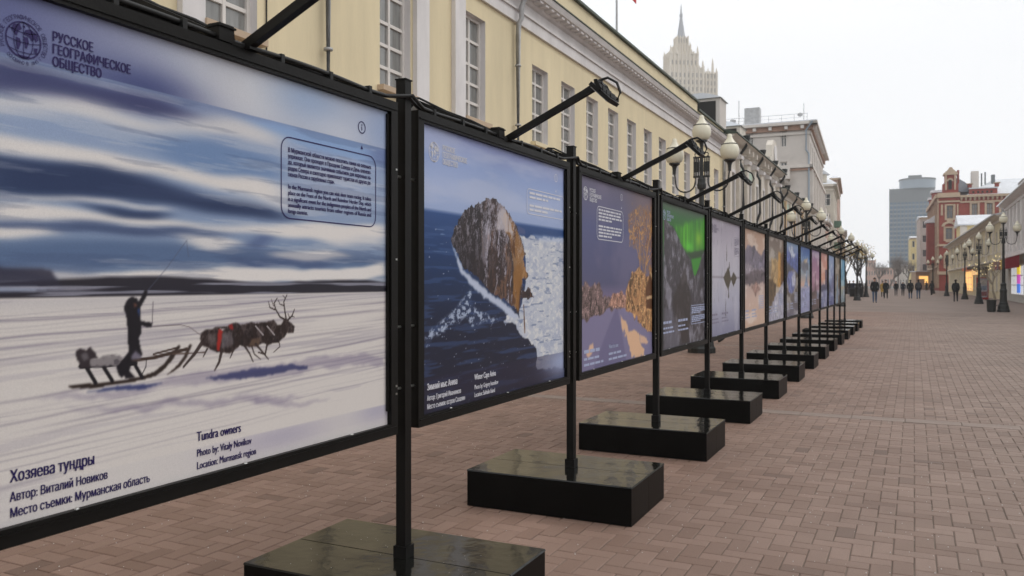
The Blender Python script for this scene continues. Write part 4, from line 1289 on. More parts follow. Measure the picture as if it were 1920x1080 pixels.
rest(13, 'framed photo of a turquoise sky above a thin light shore', [(0, (110, 130, 140)), (.3, (150, 156, 150)), (.4, (100, 146, 168)), (1, (96, 150, 184))], [([(0, .36), (1, .38), (1, .3), (0, .3)], (170, 160, 140), 2, .05)])

# ================================================================== buildings on the left
def unit(a):
    return (-math.sin(R(a)), math.cos(R(a)))          # street direction turned left by a degrees

# ---- long yellow house
FY = Frame((-8.5, 0), (0, 1), (1, 0))
H = thing('yellow_house', 'long pale yellow two storey house with white entablature and green roof edge', 'building', (-8.5, 17, 0))
Y0, Y1 = -6.0, 41.2
op_old = [(a, a + .98, 5.0, 7.26) for a in (.6, 4.4, 8.0, 12.0, 15.0)]
op_new = [(18.45 + 1.87 * k, 19.42 + 1.87 * k, 5.0, 6.92) for k in range(12)]
op_low = [(a, a + 1.05, 1.2, 3.3) for a in (-4, -1.5, 1.2, 4.4, 8.0, 12.0, 15.0)] + [(18.45 + 1.87 * k, 19.42 + 1.87 * k, 1.2, 3.2) for k in range(12)]
facade('wall', H, FY, Y1, 0, 7.66, op_old + op_new + op_low, .18, [yellow_plaster, white_plaster], Y0)
for o in op_old:
    window(H, FY, *o, .18, 2, (.18, .36, .54, .77), .065, gm=glass_pale, split=True, sill=sand_trim)
for o in op_new:
    window(H, FY, *o, .18, 2, (.2, .4, .6, .8), .06, gm=glass_pale, split=o[0] < 30, sill=None if o[0] > 19 else yellow_plaster)
for o in op_low:
    window(H, FY, *o, .18, 2, (.5,), .07)
for a, b in ((7.55, 7.93), (13.06, 13.50), (14.50, 14.93), (10.98, 11.3) if False else (3.9, 4.3)):
    solid('pilaster', H, FY, a, b, 0.002, .10, 4.4, 7.45, white_plaster)
solid('string_course', H, FY, Y0, Y1, .003, .12, 4.10, 4.36, white_plaster)
solid('plinth', H, FY, Y0, Y1, .003, .10, 0, .7, grey_stone)
solid('architrave', H, FY, Y0, Y1, -.2, .07, 7.662, 7.93, white_plaster)
solid('architrave_fillet', H, FY, Y0, Y1, -.2, .12, 7.932, 7.985, white_plaster)
solid('frieze', H, FY, Y0, Y1, -.2, .05, 7.987, 8.24, white_plaster)
mb = MB()
pr_ = [(.05, 8.242), (.12, 8.26), (.16, 8.31), (.16, 8.36), (.40, 8.37), (.44, 8.44), (.46, 8.50), (-.2, 8.50), (-.2, 8.242)]
mb.prism([FY.p(Y0, n, z) for n, z in pr_], (0, Y1 - Y0, 0))
cor = obj('cornice', mb, white_plaster, H)
k = 0
y = Y0 + .1
dm = MB(); dm.box(-.02, .20, -.09, .09, 8.305, 8.362)
DENT = mesh_of('dentil', dm, white_plaster)
while y < Y1:
    if y > 16.5:
        o = link('dentil', DENT, cor); o.location = (.16, y - 17, 0)
    y += .34
solid('cornice_flashing', H, FY, Y0, Y1, -.3, .49, 8.503, 8.53, green_roof)
solid('attic_wall', H, FY, 5.0, 35.6, -.6, .02, 8.532, 9.33, yellow_plaster)
solid('attic_wall', H, FY, 35.603, Y1, -.6, .0, 8.532, 9.02, yellow_plaster)
solid('attic_coping', H, FY, 4.9, 35.68, -.7, .12, 9.332, 9.41, green_roof)
solid('attic_coping', H, FY, 35.70, Y1 + .05, -.7, .10, 9.022, 9.10, green_roof)
mb = MB(); mb.prism([FY.p(Y0, n, z) for n, z in ((-.72, 8.54), (-6, 10.3), (-12, 8.54))], (0, Y1 - Y0, 0)); obj('roof', mb, green_roof, H)
solid('rear_block', H, FY, Y0, Y1 - .02, -12, -.46, 0, 8.5, yellow_plaster)
for y, m, r in ((10.44, zinc, .062), (17.42, zinc, .062), (40.6, zinc, .06)):
    mb = MB()
    mb.tube([(-8.39, y, .4), (-8.39, y, 7.3), (-8.37, y, 7.62), (-8.30, y, 7.72), (-8.30, y, 8.0), (-8.2, y, 8.2), (-8.02, y, 8.46)], r, 10)
    for z in (1.5, 3.2, 5.2, 6.6):
        mb.lathe([(r + .012, 0), (r + .012, .04)], -8.39, y, z, 10)
    obj('drainpipe', mb, m, H, True)
mb = MB(); mb.tube([(-8.48, 9.15, .5), (-8.48, 9.15, 7.6)], .012, 5); obj('lightning_wire', mb, dark_void, H)

# flag on its roof
fx = -9.6
ft = thing('flag_pole', 'thin flag pole with tricolour flag on the yellow house roof', 'flag', (fx, 28.1, 9.2))
mb = MB(); mb.tube([(fx, 28.1, 8.9), (fx, 28.1, 15.6)], [.045, .028], 8); obj('pole', mb, zinc, ft)
mb = MB(); mb.lathe([(.01, 0), (.06, .03), (.06, .07), (.01, .1)], fx, 28.1, 15.6, 8); obj('finial', mb, zinc, ft)
for nm, col, z in (('white_stripe', (.75, .75, .75), 2), ('blue_stripe', (.03, .06, .30), 1), ('red_stripe', (.55, .02, .02), 0)):
    mb = MB()
    P = []
    for k in range(9):
        s_ = k / 8
        P.append((fx + .04 + .10 * math.sin(s_ * 7), 28.14 + s_ * 1.9, 12.95 + z * .46 - s_ * .85))
    for a, b in zip(P[:-1], P[1:]):
        mb.hexa([(a[0], a[1], a[2]), (b[0], b[1], b[2]), (b[0] + .012, b[1], b[2]), (a[0] + .012, a[1], a[2]), (a[0], a[1], a[2] + .458), (b[0], b[1], b[2] + .458), (b[0] + .012, b[1], b[2] + .458), (a[0] + .012, a[1], a[2] + .458)])
    obj(nm, mb, mat('flag_' + nm, col, .8), ft)

# ---- generic smaller houses
def house(name, label, F, w, h, dep, wall, rows, wins, wd=.22, trim=None, cols=2, bars=(.6,), fm=None, gm=None, cornice=.35, roof=None, roof_h=1.2, sill=True, u0=0.0, surround=None, cat='building', loc=None):
    """rows: (z0, z1) of window rows; wins: (u0, u1) columns; one part per window"""
    c = F.p((u0 + w) / 2, 0, 0)
    t = thing(name, label, cat, (c[0], c[1], 0))
    ops = [(a, b, z0, z1) for z0, z1 in rows for a, b in wins]
    facade('wall', t, F, w, 0, h, ops, wd, [wall, trim or wall], u0)
    for o in ops:
        wn_ = window(t, F, *o, wd, cols, bars, .07, fm, gm, sill=trim if sill and trim else None)
        if surround:
            mb = MB()
            a, b, c0, d0 = o
            e = .16
            mb.fbox(F, a - e, a - .003, .002, .07, c0, d0 + e); mb.fbox(F, b + .003, b + e, .002, .07, c0, d0 + e); mb.fbox(F, a - .002, b + .002, .002, .07, d0 + .003, d0 + e)
            obj('surround', mb, surround, wn_)
    solid('house_body', t, F, u0 + .01, w - .01, -dep, -wd - .12, 0, h - .01, wall)
    if trim:
        mb = MB()
        mb.prism([F.p(u0 - .1, n, z) for n, z in ((-.3, h - .45), (.08, h - .45), (.10, h - .22), (cornice * .6, h - .15), (cornice, h), (-.3, h))], Vector(F.p(w + .1, 0, 0)) - Vector(F.p(u0 - .1, 0, 0)))
        obj('cornice', mb, trim, t)
    if roof:
        mb = MB()
        mb.prism([F.p(u0 - .15, n, z) for n, z in ((cornice + .08, h + .004), (cornice + .08, h + .06), (-dep / 2, h + roof_h), (-dep, h + .06), (-dep, h + .004))], Vector(F.p(w + .15, 0, 0)) - Vector(F.p(u0 - .15, 0, 0)))
        obj('roof', mb, roof, t)
    return t

def pipes(t, F, us, h, m, r=.075, n=.14, out=.5):
    for u in us:
        mb = MB()
        mb.tube([F.p(u, n, .3), F.p(u, n, h * .55), F.p(u, n + .03, h * .57), F.p(u, n + .2, h * .62), F.p(u, n + .2, h - 1.5), F.p(u, n + .05, h - 1.2), F.p(u, n + .05, h - .7), F.p(u, out, h - .25), F.p(u, out, h + .05)], r, 7)
        mb.lathe([(r, 0), (r * 2.3, .18), (r * 2.6, .3), (r * 2.6, .36)], *F.p(u, out, 0)[:2], h - .1, 8)
        obj('drainpipe', mb, m, t)

black_pipe = mat('black_pipe', (0.012, 0.014, 0.013), 0.5)
# ornate stucco house next to it
FA = Frame((-8.45, 41.4), (0, 1), (1, 0))
wins = [(1.0 + 2.35 * k, 2.05 + 2.35 * k) for k in range(7)]
OA = house('stucco_house', 'cream stucco house with black drainpipes and moulded window frames', FA, 17.4, 8.9, 9, cream_stucco, [(1.2, 3.4), (4.9, 7.2)], wins, .25, cream_stucco, 2, (.65,), frame_brown, None, .55, green_roof, 1.6, True, surround=white_plaster)
pipes(OA, FA, (2.9, 8.1, 12.9, 17.1), 9.0, black_pipe)
for k in range(8):
    solid('pilaster', OA, FA, .25 + 2.35 * k, .75 + 2.35 * k, .003, .18, 4.3, 8.3, cream_stucco)
    mb = MB(); u = .5 + 2.35 * k
    mb.prism([FA.p(u - .35, n, z) for n, z in ((.004, 8.0), (.30, 8.02), (.34, 8.2), (.2, 8.3), (.004, 8.35))], (0, .7, 0)); obj('capital', mb, white_plaster, OA)
mint = mat('mint_panel', (0.45, 0.56, 0.46), .8)
solid('frieze_panel', OA, FA, 3.4, 7.6, .003, .03, 7.35, 7.75, mint); solid('string_course', OA, FA, 0, 17.4, .003, .22, 4.0, 4.25, cream_stucco)
for u in (4.0, 5.2, 6.4, 9.2, 10.4, 11.6):
    mb = MB(); mb.fbox(FA, u, u + .3, .09, .45, 8.47, 8.75); obj('bracket', mb, cream_stucco, OA)
# stepped parapet gable with scroll
mb = MB(); mb.prism([FA.p(u, -.25, z) for u, z in ((13.0, 8.92), (17.2, 8.92), (17.2, 9.6), (16.4, 9.7), (16.2, 10.5), (15.6, 10.9), (14.6, 10.9), (14.0, 10.5), (13.8, 9.7), (13.0, 9.6))], (.4, 0, 0)); obj('parapet_gable', mb, cream_stucco, OA)
mb = MB(); mb.prism([FA.p(15.1 + .5 * math.cos(a * .524), .16, 10.0 + .6 * math.sin(a * .524)) for a in range(12)], (.06, 0, 0)); obj('medallion', mb, white_plaster, OA)
def dormer(t, F, u0, u1, n0, n1, z0, z1, m, wallm):
    mb = MB(); mb.fbox(F, u0, u1, n0, n1, z0, z1); d_ = obj('dormer', mb, wallm, t)
    N = 7
    mb = MB(); mb.prism([F.p(u0 - .12, n1 + .1 - (n1 - n0 + .2) * k / N, z1 + .002 + .30 * math.sin(math.pi * k / N)) for k in range(N + 1)], Vector(F.p(u1 + .12, 0, 0)) - Vector(F.p(u0 - .12, 0, 0))); obj('dormer_roof', mb, m, d_)
    mb = MB(); mb.fbox(F, u0 - .03, u0 - .004, n0 + .2, n1 - .2, z0 + .35, z1 - .15); obj('dormer_window', mb, dark_void, d_)
dormer(OA, FA, 1.0, 2.6, -2.6, -.5, 9.0, 11.0, snow, grey_stone)
dormer(OA, FA, 8.6, 10.4, -2.6, -.9, 9.0, 10.9, silver_sheet, cream_stucco)
FB = Frame((-8.45, 59.0), (0, 1), (1, 0))
wins = [(1.0 + 2.5 * k, 2.1 + 2.5 * k) for k in range(8)]
OB = house('columned_house', 'low cream house with pale orange bays and closely set black pipes', FB, 21, 8.0, 9, cream_stucco, [(1.2, 3.4), (4.6, 6.6)], wins, .25, cream_stucco, 2, (.65,), frame_brown, None, .5, green_roof, 1.4, True, surround=white_plaster)
pipes(OB, FB, (1.0, 6.0, 10.6, 15.5), 8.05, black_pipe)
apri = mat('apricot_bay', (0.62, 0.45, 0.28), .8)
for k in range(9):
    solid('pilaster', OB, FB, .2 + 2.5 * k, .6 + 2.5 * k, .003, .18, 4.2, 7.4, apri if k % 2 else cream_stucco)
solid('frieze_panel', OB, FB, 1.6, 5.6, .003, .03, 6.9, 7.3, mint); solid('string_course', OB, FB, 0, 21, .003, .22, 3.8, 4.05, cream_stucco)
dormer(OB, FB, 2.0, 3.4, -2.0, -.5, 8.1, 9.7, silver_sheet, cream_stucco)

# ---- tall grey block
B_ = 2.7
Ug = unit(B_); Cg = (math.cos(R(B_)), math.sin(R(B_)))
OG = at(1518, 80)
FG = Frame(OG, (-Cg[0], -Cg[1]), (-Ug[0], -Ug[1]))        # end wall, u to the left
FS = Frame(OG, Ug, Cg)                                     # street side
hg = height(231, 80)
def gw(px0, px1, py0, py1):
    a, d = hit(px1, OG, (-Cg[0], -Cg[1])); b, _ = hit(px0, OG, (-Cg[0], -Cg[1]))
    return (a, b, height(py1, d), height(py0, d))
GW = [gw(1464, 1475, 246, 275), gw(1402, 1413, 250, 278), gw(1463, 1476, 303, 338)]
GB = thing('grey_block', 'tall grey rendered apartment block with bracketed cornice and snowy flat roof', 'building', (OG[0], OG[1], 0))
facade('end_wall', GB, FG, 20, 0, hg, GW, .25, [grey_stone, grey_trim])
for o in GW:
    window(GB, FG, *o, .25, 2, (.62,), .09)
side_cols = [(1.2 + 3.1 * k, 2.5 + 3.1 * k) for k in range(8)]
ops = [(a, b, z, z + 1.8) for z in (1.0, 4.2, 7.2, 10.2, 13.6) for a, b in side_cols]
facade('street_wall', GB, FS, 26, 0, hg, ops, .25, [grey_stone, grey_trim])
for o in ops:
    window(GB, FS, *o, .25, 2, (.62,), .08)
for k in range(9):
    solid('pier', GB, FS, .25 + 3.1 * k, .95 + 3.1 * k, .003, .30, 3.8, 12.6, grey_trim)
mb = MB(); c = OG
for F, w in ((FG, 20), (FS, 26)):
    for (z0, z1, n, m_) in ((hg - 1.05, hg - .8, .14, grey_trim), (hg - .62, hg - .15, .30, rust_trim), (hg - .148, hg + .12, .75, grey_trim), (12.75, 13.05, .34, grey_trim), (12.5, 12.7, .16, rust_trim)):
        solid('cornice_band', GB, F, (-n if F is FS else -n), w, .004, n, z0, z1 if F is FG else z1 - .006, m_)
mb = MB(); mb.fbox(FG, .9, 1.15, .302, .55, hg - .55, hg - .2); BR = mb
for k in range(12):
    mb = MB(); mb.fbox(FG, .5 + 1.5 * k, .8 + 1.5 * k, .303, .60, hg - .52, hg - .20); obj('bracket', mb, frame_white, GB)
    mb = MB(); mb.fbox(FS, .5 + 1.5 * k, .8 + 1.5 * k, .303, .60, hg - .52, hg - .20); obj('bracket', mb, frame_white, GB)
mb = MB(); mb.prism([FG.p(u, n, z) for u, n, z in ((-.7, .7, hg + .125), (20, .7, hg + .125), (20, -26, hg + .125), (-.7, -26, hg + .125))], (0, 0, .10)); rf = obj('roof_snow', mb, snow, GB)
mb = MB(); mb.hexa([FG.p(u, n, z) for u, n, z in ((1.5, -1.5, hg + .23), (18, -1.5, hg + .23), (18, -20, hg + .23), (1.5, -20, hg + .23), (7, -8, hg + 1.3), (15, -8, hg + 1.3), (15, -15, hg + 1.3), (7, -15, hg + 1.3))]); obj('roof_ridge_snow', mb, snow, GB)
for k in range(14):
    mb = MB(); mb.tube([FG.p(.2 + 1.2 * k, .3, hg + .2), FG.p(.2 + 1.2 * k, .3, hg + .95)], .022, 5); obj('railing_post', mb, zinc, GB)
mb = MB(); mb.tube([FG.p(.2, .3, hg + .95), FG.p(16, .3, hg + .95)], .02, 5); mb.tube([FG.p(.2, .3, hg + .6), FG.p(16, .3, hg + .6)], .014, 5); obj('railing', mb, zinc, GB)
mb = MB(); mb.fbox(FG, 4.9, 6.4, -3, -1.6, hg + .2, hg + 2.3); obj('vent_duct', mb, zinc, GB)
mb = MB(); mb.tube([FG.p(7.0, -2, hg + .2), FG.p(7.0, -2, hg + 3.2)], .04, 5); mb.lathe([(.02, 0), (.3, .1), (.3, .35), (.02, .45)], *FG.p(7.6, -2, 0)[:2], hg + .9, 10); obj('antenna', mb, zinc, GB)
mb = MB(); mb.tube([FG.p(.6, -1, hg + .2), FG.p(.6, -1, hg + 2.2)], .03, 5); mb.lathe([(.02, 0), (.25, .1), (.25, .3), (.02, .4)], *FG.p(.95, -1, 0)[:2], hg + .9, 10); obj('antenna', mb, zinc, GB)
mb = MB(); mb.tube([FG.p(.05, .12, .5), FG.p(.05, .12, hg - 3), FG.p(.3, .25, hg - 2.6), FG.p(.3, .35, hg - .7), FG.p(-.3, .8, hg + .05)], .09, 7); obj('drainpipe', mb, mat('pipe_blue_grey', (.30, .35, .40), .5), GB)
ba, bb, bz0, bz1 = gw(1447, 1482, 316, 334)
mb = MB(); mb.fbox(FG, ba, bb, .004, 1.1, bz0 - .18, bz0); bo = obj('balcony', mb, grey_trim, GB)
mb = MB(); mb.fbox(FG, ba, bb, 1.0, 1.1, bz0 + .002, bz1); mb.fbox(FG, ba, ba + .1, .01, .998, bz0 + .002, bz1 - .01); mb.fbox(FG, bb - .1, bb, .01, .998, bz0 + .002, bz1 - .01); obj('balcony_parapet', mb, grey_trim, bo)
for u in (ba + .2, bb - .5):
    mb = MB(); mb.prism([FG.p(u, n, z) for n, z in ((.005, bz0 - .19), (.9, bz0 - .19), (.7, bz0 - .5), (.005, bz0 - .9))], Vector(FG.p(u + .3, 0, 0)) - Vector(FG.p(u, 0, 0))); obj('balcony_bracket', mb, grey_trim, bo)
ba, bb, bz0, bz1 = gw(1441, 1451, 310, 317)
mb = MB(); mb.fbox(FG, ba, bb, .1, .5, bz0, bz1); obj('air_conditioner', mb, frame_white, GB)
for u, z in ((6.5, 5.2), (12.7, 5.2), (6.5, 8.3), (12.7, 8.3), (19, 5.2)):
    mb = MB(); mb.fbox(FS, u, u + 2.2, .31, 1.2, z, z + .15); mb.fbox(FS, u, u + 2.2, 1.1, 1.2, z + .152, z + 1.0); obj('balcony', mb, grey_trim, GB)
solid('block_body', GB, FG, .3, 20, -25.7, -.40, 0, hg - .02, grey_stone)

# ---- further left: pink house with arched windows, cream corner house, tall pink house
def arch_window(t, F, u0, u1, z0, z1, m_trim, m_gl, n=.004):
    r = (u1 - u0) / 2; uc = (u0 + u1) / 2
    P = [(u0, z0), (u1, z0)] + [(uc + r * math.cos(R(a)), z1 - r + r * math.sin(R(a))) for a in range(0, 181, 20)]
    mb = MB(); mb.prism([F.p(u, n, z) for u, z in P], Vector(F.p(0, .05, 0)) - Vector(F.p(0, 0, 0))); w = obj('arched_window', mb, m_gl, t)
    mb = MB()
    Q = [(uc + (r + .002) * math.cos(R(a)), z1 - r + (r + .002) * math.sin(R(a))) for a in range(0, 181, 20)]
    Q2 = [(uc + (r + .3) * math.cos(R(a)), z1 - r + (r + .3) * math.sin(R(a))) for a in range(180, -1, -20)]
    mb.prism([F.p(u, n, z) for u, z in Q + Q2], Vector(F.p(0, .14, 0)) - Vector(F.p(0, 0, 0))); obj('arch_moulding', mb, m_trim, w)
    mb = MB(); mb.fbox(F, uc - .05, uc + .05, .055, .09, z0, z1); mb.fbox(F, u0, u1, .055, .088, z1 - r - .05, z1 - r + .05); obj('glazing_bar', mb, frame_white, w)
    return w
def corner_house(name, label, px, d, bend, py_top, px_left, length, wall, trim, floors, roof=None, wpx=None, arches=False, gm=None):
    O = at(px, d); U = unit(bend); Cc = (math.cos(R(bend)), math.sin(R(bend)))
    Fe = Frame(O, (-Cc[0], -Cc[1]), (-U[0], -U[1])); Fs = Frame(O, U, Cc)
    wl_, _ = hit(px_left, O, (-Cc[0], -Cc[1])); wl_ = abs(wl_)
    h = height(py_top, d)
    t = thing(name, label, 'building', (O[0], O[1], 0))
    n = max(1, int(wl_ / 2.8))
    cols_ = [((k + .5) * wl_ / n - .6, (k + .5) * wl_ / n + .6) for k in range(n)]
    fh = (h - 1.2) / floors
    ops = [(a, b, 1.0 + fh * f, 1.0 + fh * f + min(1.9, fh * .6)) for f in range(floors) for a, b in cols_]
    facade('end_wall', t, Fe, wl_, 0, h, [] if arches else ops, .2, [wall, trim])
    for o in ops:
        if arches: arch_window(t, Fe, *o, trim, glass)
        else: window(t, Fe, *o, .2, 2, (.62,), .09, gm=gm)
    ns = int(length / 3)
    ops = [((k + .5) * length / ns - .6, (k + .5) * length / ns + .6, 1.0 + fh * f, 1.0 + fh * f + min(1.9, fh * .6)) for f in range(floors) for k in range(ns)]
    facade('street_wall', t, Fs, length, 0, h, ops, .2, [wall, trim])
    for o in ops:
        window(t, Fs, *o, .2, 2, (.62,), .09, gm=gm)
    for F, w in ((Fe, wl_), (Fs, length)):
        for z0, z1, nn in ((h - .9, h - .7, .12), (h - .35, h, .5), (h * .33, h * .33 + .25, .15)):
            solid('cornice_band', t, F, -nn, w, .004, nn, z0, z1 if F is Fe else z1 - .006, trim)
    solid('house_body', t, Fe, .3, wl_, -length + .3, -.34, 0, h - .02, wall)
    mb = MB(); mb.hexa([Fe.p(u, nn, z) for u, nn, z in ((-.5, .5, h + .005), (wl_, .5, h + .005), (wl_, -length, h + .005), (-.5, -length, h + .005), (wl_ * .3, -length * .3, h + 1.4), (wl_ * .8, -length * .3, h + 1.4), (wl_ * .8, -length * .7, h + 1.4), (wl_ * .3, -length * .7, h + 1.4))])
    obj('roof', mb, roof or snow, t)
    return t, Fe, Fs, h
corner_house('pink_house', 'low pink house with arched windows below the cream corner house', 1550, 108, 3.0, 414, 1524, 8, pink_wall, white_plaster, 2, arches=True)
ch, Fe, Fs, hc = corner_house('cream_corner_house', 'cream corner house with green balconies beyond the tall grey block', 1563, 118, 3.2, 345, 1535, 20, pale_wall, cream_stucco, 5)
for z in (6.5, 9.6):
    mb = MB(); mb.fbox(Fs, 1.5, 3.8, .02, 1.0, z, z + .9); obj('balcony', mb, mat('balcony_green', (.10, .17, .12), .7), ch)
mb = MB(); mb.prism([Fe.p(1.0, -1, hc + .4), Fe.p(3.0, -1, hc + .4), Fe.p(3.0, -3, hc + .4), Fe.p(1.0, -3, hc + .4)], (0, 0, 1.2)); obj('roof_turret', mb, pale_wall, ch)
mb = MB(); mb.lathe([(1.5, 0), (.9, .5), (.2, 1.0), (.08, 2.2)], *Fe.p(2.0, -2, 0)[:2], hc + 1.6, 8); obj('turret_cap', mb, spire_grey, ch)
corner_house('tall_pink_house', 'narrow tall pinkish house farthest along the left side', 1571, 150, 3.4, 334, 1555, 26, pink_wall, sand_trim, 5)
corner_house('ochre_house', 'small ochre house behind the left lamps near the far end', 1584, 190, 3.8, 432, 1560, 24, sand_trim, cream_stucco, 3)
# closing the street
def slab_house(name, label, px0, px1, d, py_top, dep, wall, trim, floors, n, roof=None):
    p = Vector(at(px0, d)); U = Vector((math.cos(R(3)), math.sin(R(3)))); N = Vector((U.y, -U.x))
    h = height(py_top, d); w = hit(px1, p, U)[0]
    F = Frame(p, U, N)
    fh = h / floors
    cols_ = [((k + .5) * w / n - w / n * .25, (k + .5) * w / n + w / n * .25) for k in range(n)]
    return house(name, label, F, w, h, dep, wall, [(fh * f + fh * .25, fh * f + fh * .75) for f in range(floors)], cols_, .2, trim, 1, (), None, None, .3, roof, .8, False), F, w, h
slab_house('brown_far_house', 'pinkish brown flat topped house closing the street end', 1624, 1642, 330, 488, 14, pink_wall, pink_wall, 3, 4)
slab_house('low_far_house', 'long low brownish house behind bare trees at the street end', 1640, 1685, 360, 502, 14, pink_wall, sand_trim, 2, 8)
slab_house('snowy_shed', 'small grey building with snow covered roof below the glass tower', 1681, 1702, 260, 500, 10, grey_stone, grey_trim, 2, 4, snow)

# ---- stone tower with a spire, far off
TD = 500.0
def tq(px0, px1, py0, py1):          # metres in the tower's own axes (camera facing front)
    return ((px0 - 1277) / FPX * TD, (px1 - 1277) / FPX * TD, height(py1, TD), height(py0, TD))
tp = Vector(at(1277, TD)); rr = Vector((CT, ST)); ff = Vector((ST, -CT))
rot = R(-7)
rr2 = rr * math.cos(rot) + ff * math.sin(rot); ff2 = ff * math.cos(rot) - rr * math.sin(rot)
FT = Frame(tp, rr2, ff2)
TW = thing('spired_tower', 'pale stone skyscraper with stepped pinnacles and grey spire', 'tower', (tp.x, tp.y, 0))
def tier(u0, u1, dep, z0, z1, ribs, name='tier'):
    t_ = solid(name, TW, FT, u0, u1, -dep, dep, z0, z1, tower_stone)
    w = (u1 - u0) / ribs
    for k in range(ribs + 1):
        u = u0 + w * k
        mb = MB(); mb.fbox(FT, u - w * .16, u + w * .16, dep + .01, dep + .7, z0, z1 + .9); obj('rib', mb, tower_stone, t_)
    for k in range(ribs):
        for zz in np.arange(z0 + 2, z1 - 3, 4.2):
            mb = MB(); mb.fbox(FT, u0 + w * (k + .36), u0 + w * (k + .64), dep + .01, dep + .12, zz, zz + 2.6); obj('window', mb, mat('tower_window', (.33, .30, .26), .4), t_)
    for k in range(max(2, int(dep * 2 / w)) + 1):
        n_ = -dep + 2 * dep * k / max(2, int(dep * 2 / w))
        for uu, s in ((u1, 1), (u0, -1)):
            mb = MB(); mb.fbox(FT, min(uu + s * .01, uu + s * .7), max(uu + s * .01, uu + s * .7), n_ - w * .16, n_ + w * .16, z0, z1 + .9); obj('rib', mb, tower_stone, t_)
    return t_
zt = lambda y: height(y, TD)
tier(-9.6, 11.0, 8.0, 60, zt(132), 8)
tier(9.0, 20.0, 6.5, 60, zt(140), 5)
tier(-8.6, 8.2, 6.0, zt(132) + .01, zt(104), 7)
tier(-4.3, 4.3, 4.0, zt(104) + .01, zt(89), 5)
tier(-3.1, 3.1, 3.0, zt(89) + .01, zt(73), 4, 'lantern')
mb = MB(); mb.lathe([(2.8, 0), (2.6, .4), (.75, 13.2), (1.0, 13.4), (1.0, 15.0), (.6, 15.2), (.5, 17), (.12, 21)], tp.x, tp.y, zt(73) + .05, 8); obj('spire', mb, spire_grey, TW)
for u, n, y0, y1, r in ((-8.6, 6.2, 104, 90, .6), (8.2, 6.2, 104, 90, .6), (-8.6, -6.2, 104, 92, .55), (-4.6, 6.2, 104, 97, .5), (4.6, 6.2, 104, 97, .5), (12.0, 6.6, 140, 126, .5), (17.5, 6.6, 140, 112, .8), (19.9, 6.6, 140, 130, .5), (14.6, 6.6, 140, 131, .4), (10.8, 8.1, 132, 118, .6), (-9.4, 8.1, 132, 122, .5), (-4.2, 4.1, 89, 82, .35), (4.2, 4.1, 89, 82, .35)):
    x, y, _ = FT.p(u, n, 0)
    mb = MB(); mb.lathe([(r * 1.5, -1), (r * 1.5, .3), (r, .5), (r * .8, (y0 - y1) * .3255 * .6), (.05, (y0 - y1) * .3255)], x, y, zt(y0), 6); obj('pinnacle', mb, tower_stone, TW)
solid('base_block', TW, FT, -22, 26, -14, 9.3, 0, 60 - .02, tower_stone)

# ---- blue grey office tower
OD = 600.0
op_ = Vector(at(1668, OD))
_on = -op_.normalized(); _ou = Vector((-_on.y, _on.x))
FO = Frame(op_, _ou, _on)
ow = hit(1752, op_, _ou)[0]
zo = lambda y: height(y, OD)
OT = thing('office_tower', 'blue grey office tower with round glazed top storey', 'tower', (op_.x, op_.y, 0))
solid('glass_body', OT, FO, 0, ow, -18, 0, 0, zo(355), tower_blue)
for k in range(13):
    u = ow * k / 12
    mb = MB(); mb.fbox(FO, u - .28, u + .28, .01, .55, 0, zo(354)); obj('rib', mb, tower_rib, OT)
zz = zo(500)
tower_pale = mat('tower_spandrel', (.20, .24, .27), .6)
while zz < zo(382):
    mb = MB(); mb.fbox(FO, 0, ow, .008, .25, zz, zz + 1.25); obj('spandrel', mb, tower_pale, OT)
    zz += 3.15
mb = MB(); mb.fbox(FO, 0, ow, .008, .3, zo(380), zo(355)); obj('plant_storey', mb, tower_rib, OT)
cx, cy, _ = FO.p(ow * .63, -9, 0)
mb = MB(); mb.lathe([(12, 0), (12, zo(337) - zo(355)), (11.5, zo(336) - zo(355))], cx, cy, zo(355) + .02, 40); obj('round_top', mb, mat('drum_glass', (.27, .33, .38), .3), OT)
mb = MB(); mb.lathe([(12.3, 0), (12.3, 1.2)], cx, cy, zo(339), 40); obj('drum_cornice', mb, tower_rib, OT)
mb = MB(); mb.box(cx - 6, cx + 3, cy - 3, cy + 3, zo(336), zo(329)); obj('roof_plant', mb, tower_rib, OT)

# ================================================================== buildings on the right
# ---- low house running along the right, then its nearer neighbour
p0, p1 = Vector((7.0, 82.5)), Vector((5.2, 156))
Uc = (p1 - p0).normalized(); Nc = Vector((-Uc.y, Uc.x))
FC = Frame(p0, Uc, Nc)
lc = (p1 - p0).length
wins = [(1.6 + 3.2 * k, 2.9 + 3.2 * k) for k in range(22)]
RC = house('cream_shop_house', 'long cream two storey shop house with snowy eave and lit ground floor windows', FC, lc, 7.4, 11, mat('cream_wash', (.62, .54, .36), .85, 0, .1, .6), [(.8, 3.0), (4.3, 6.2)], wins, .2, cream_stucco, 2, (.62,), None, None, .7, snow, 1.8)
for k in range(0, 22, 2):
    solid('pilaster', RC, FC, .5 + 3.2 * k, 1.0 + 3.2 * k, .003, .14, 3.6, 6.9, cream_stucco)
mb = MB(); mb.fbox(FC, 0, lc, .003, .3, 3.4, 3.6); obj('string_course', mb, cream_stucco, RC)
mb = MB(); mb.fbox(FC, -.2, lc, .72, .86, 7.36, 7.50); obj('gutter', mb, zinc, RC)
FN = Frame((7.1, 40), (0, 1), (-1, 0))
wins = [(1.2 + 2.6 * k, 2.3 + 2.6 * k) for k in range(16)]
RN = house('pilastered_house', 'pale grey pilastered house beside the red awning', FN, 42.4, 8.1, 11, mat('pale_grey_wash', (.52, .50, .46), .85, 0, .1, .8), [(4.4, 6.7)], wins, .22, white_plaster, 2, (.62,), None, None, .6, silver_sheet, 1.8)
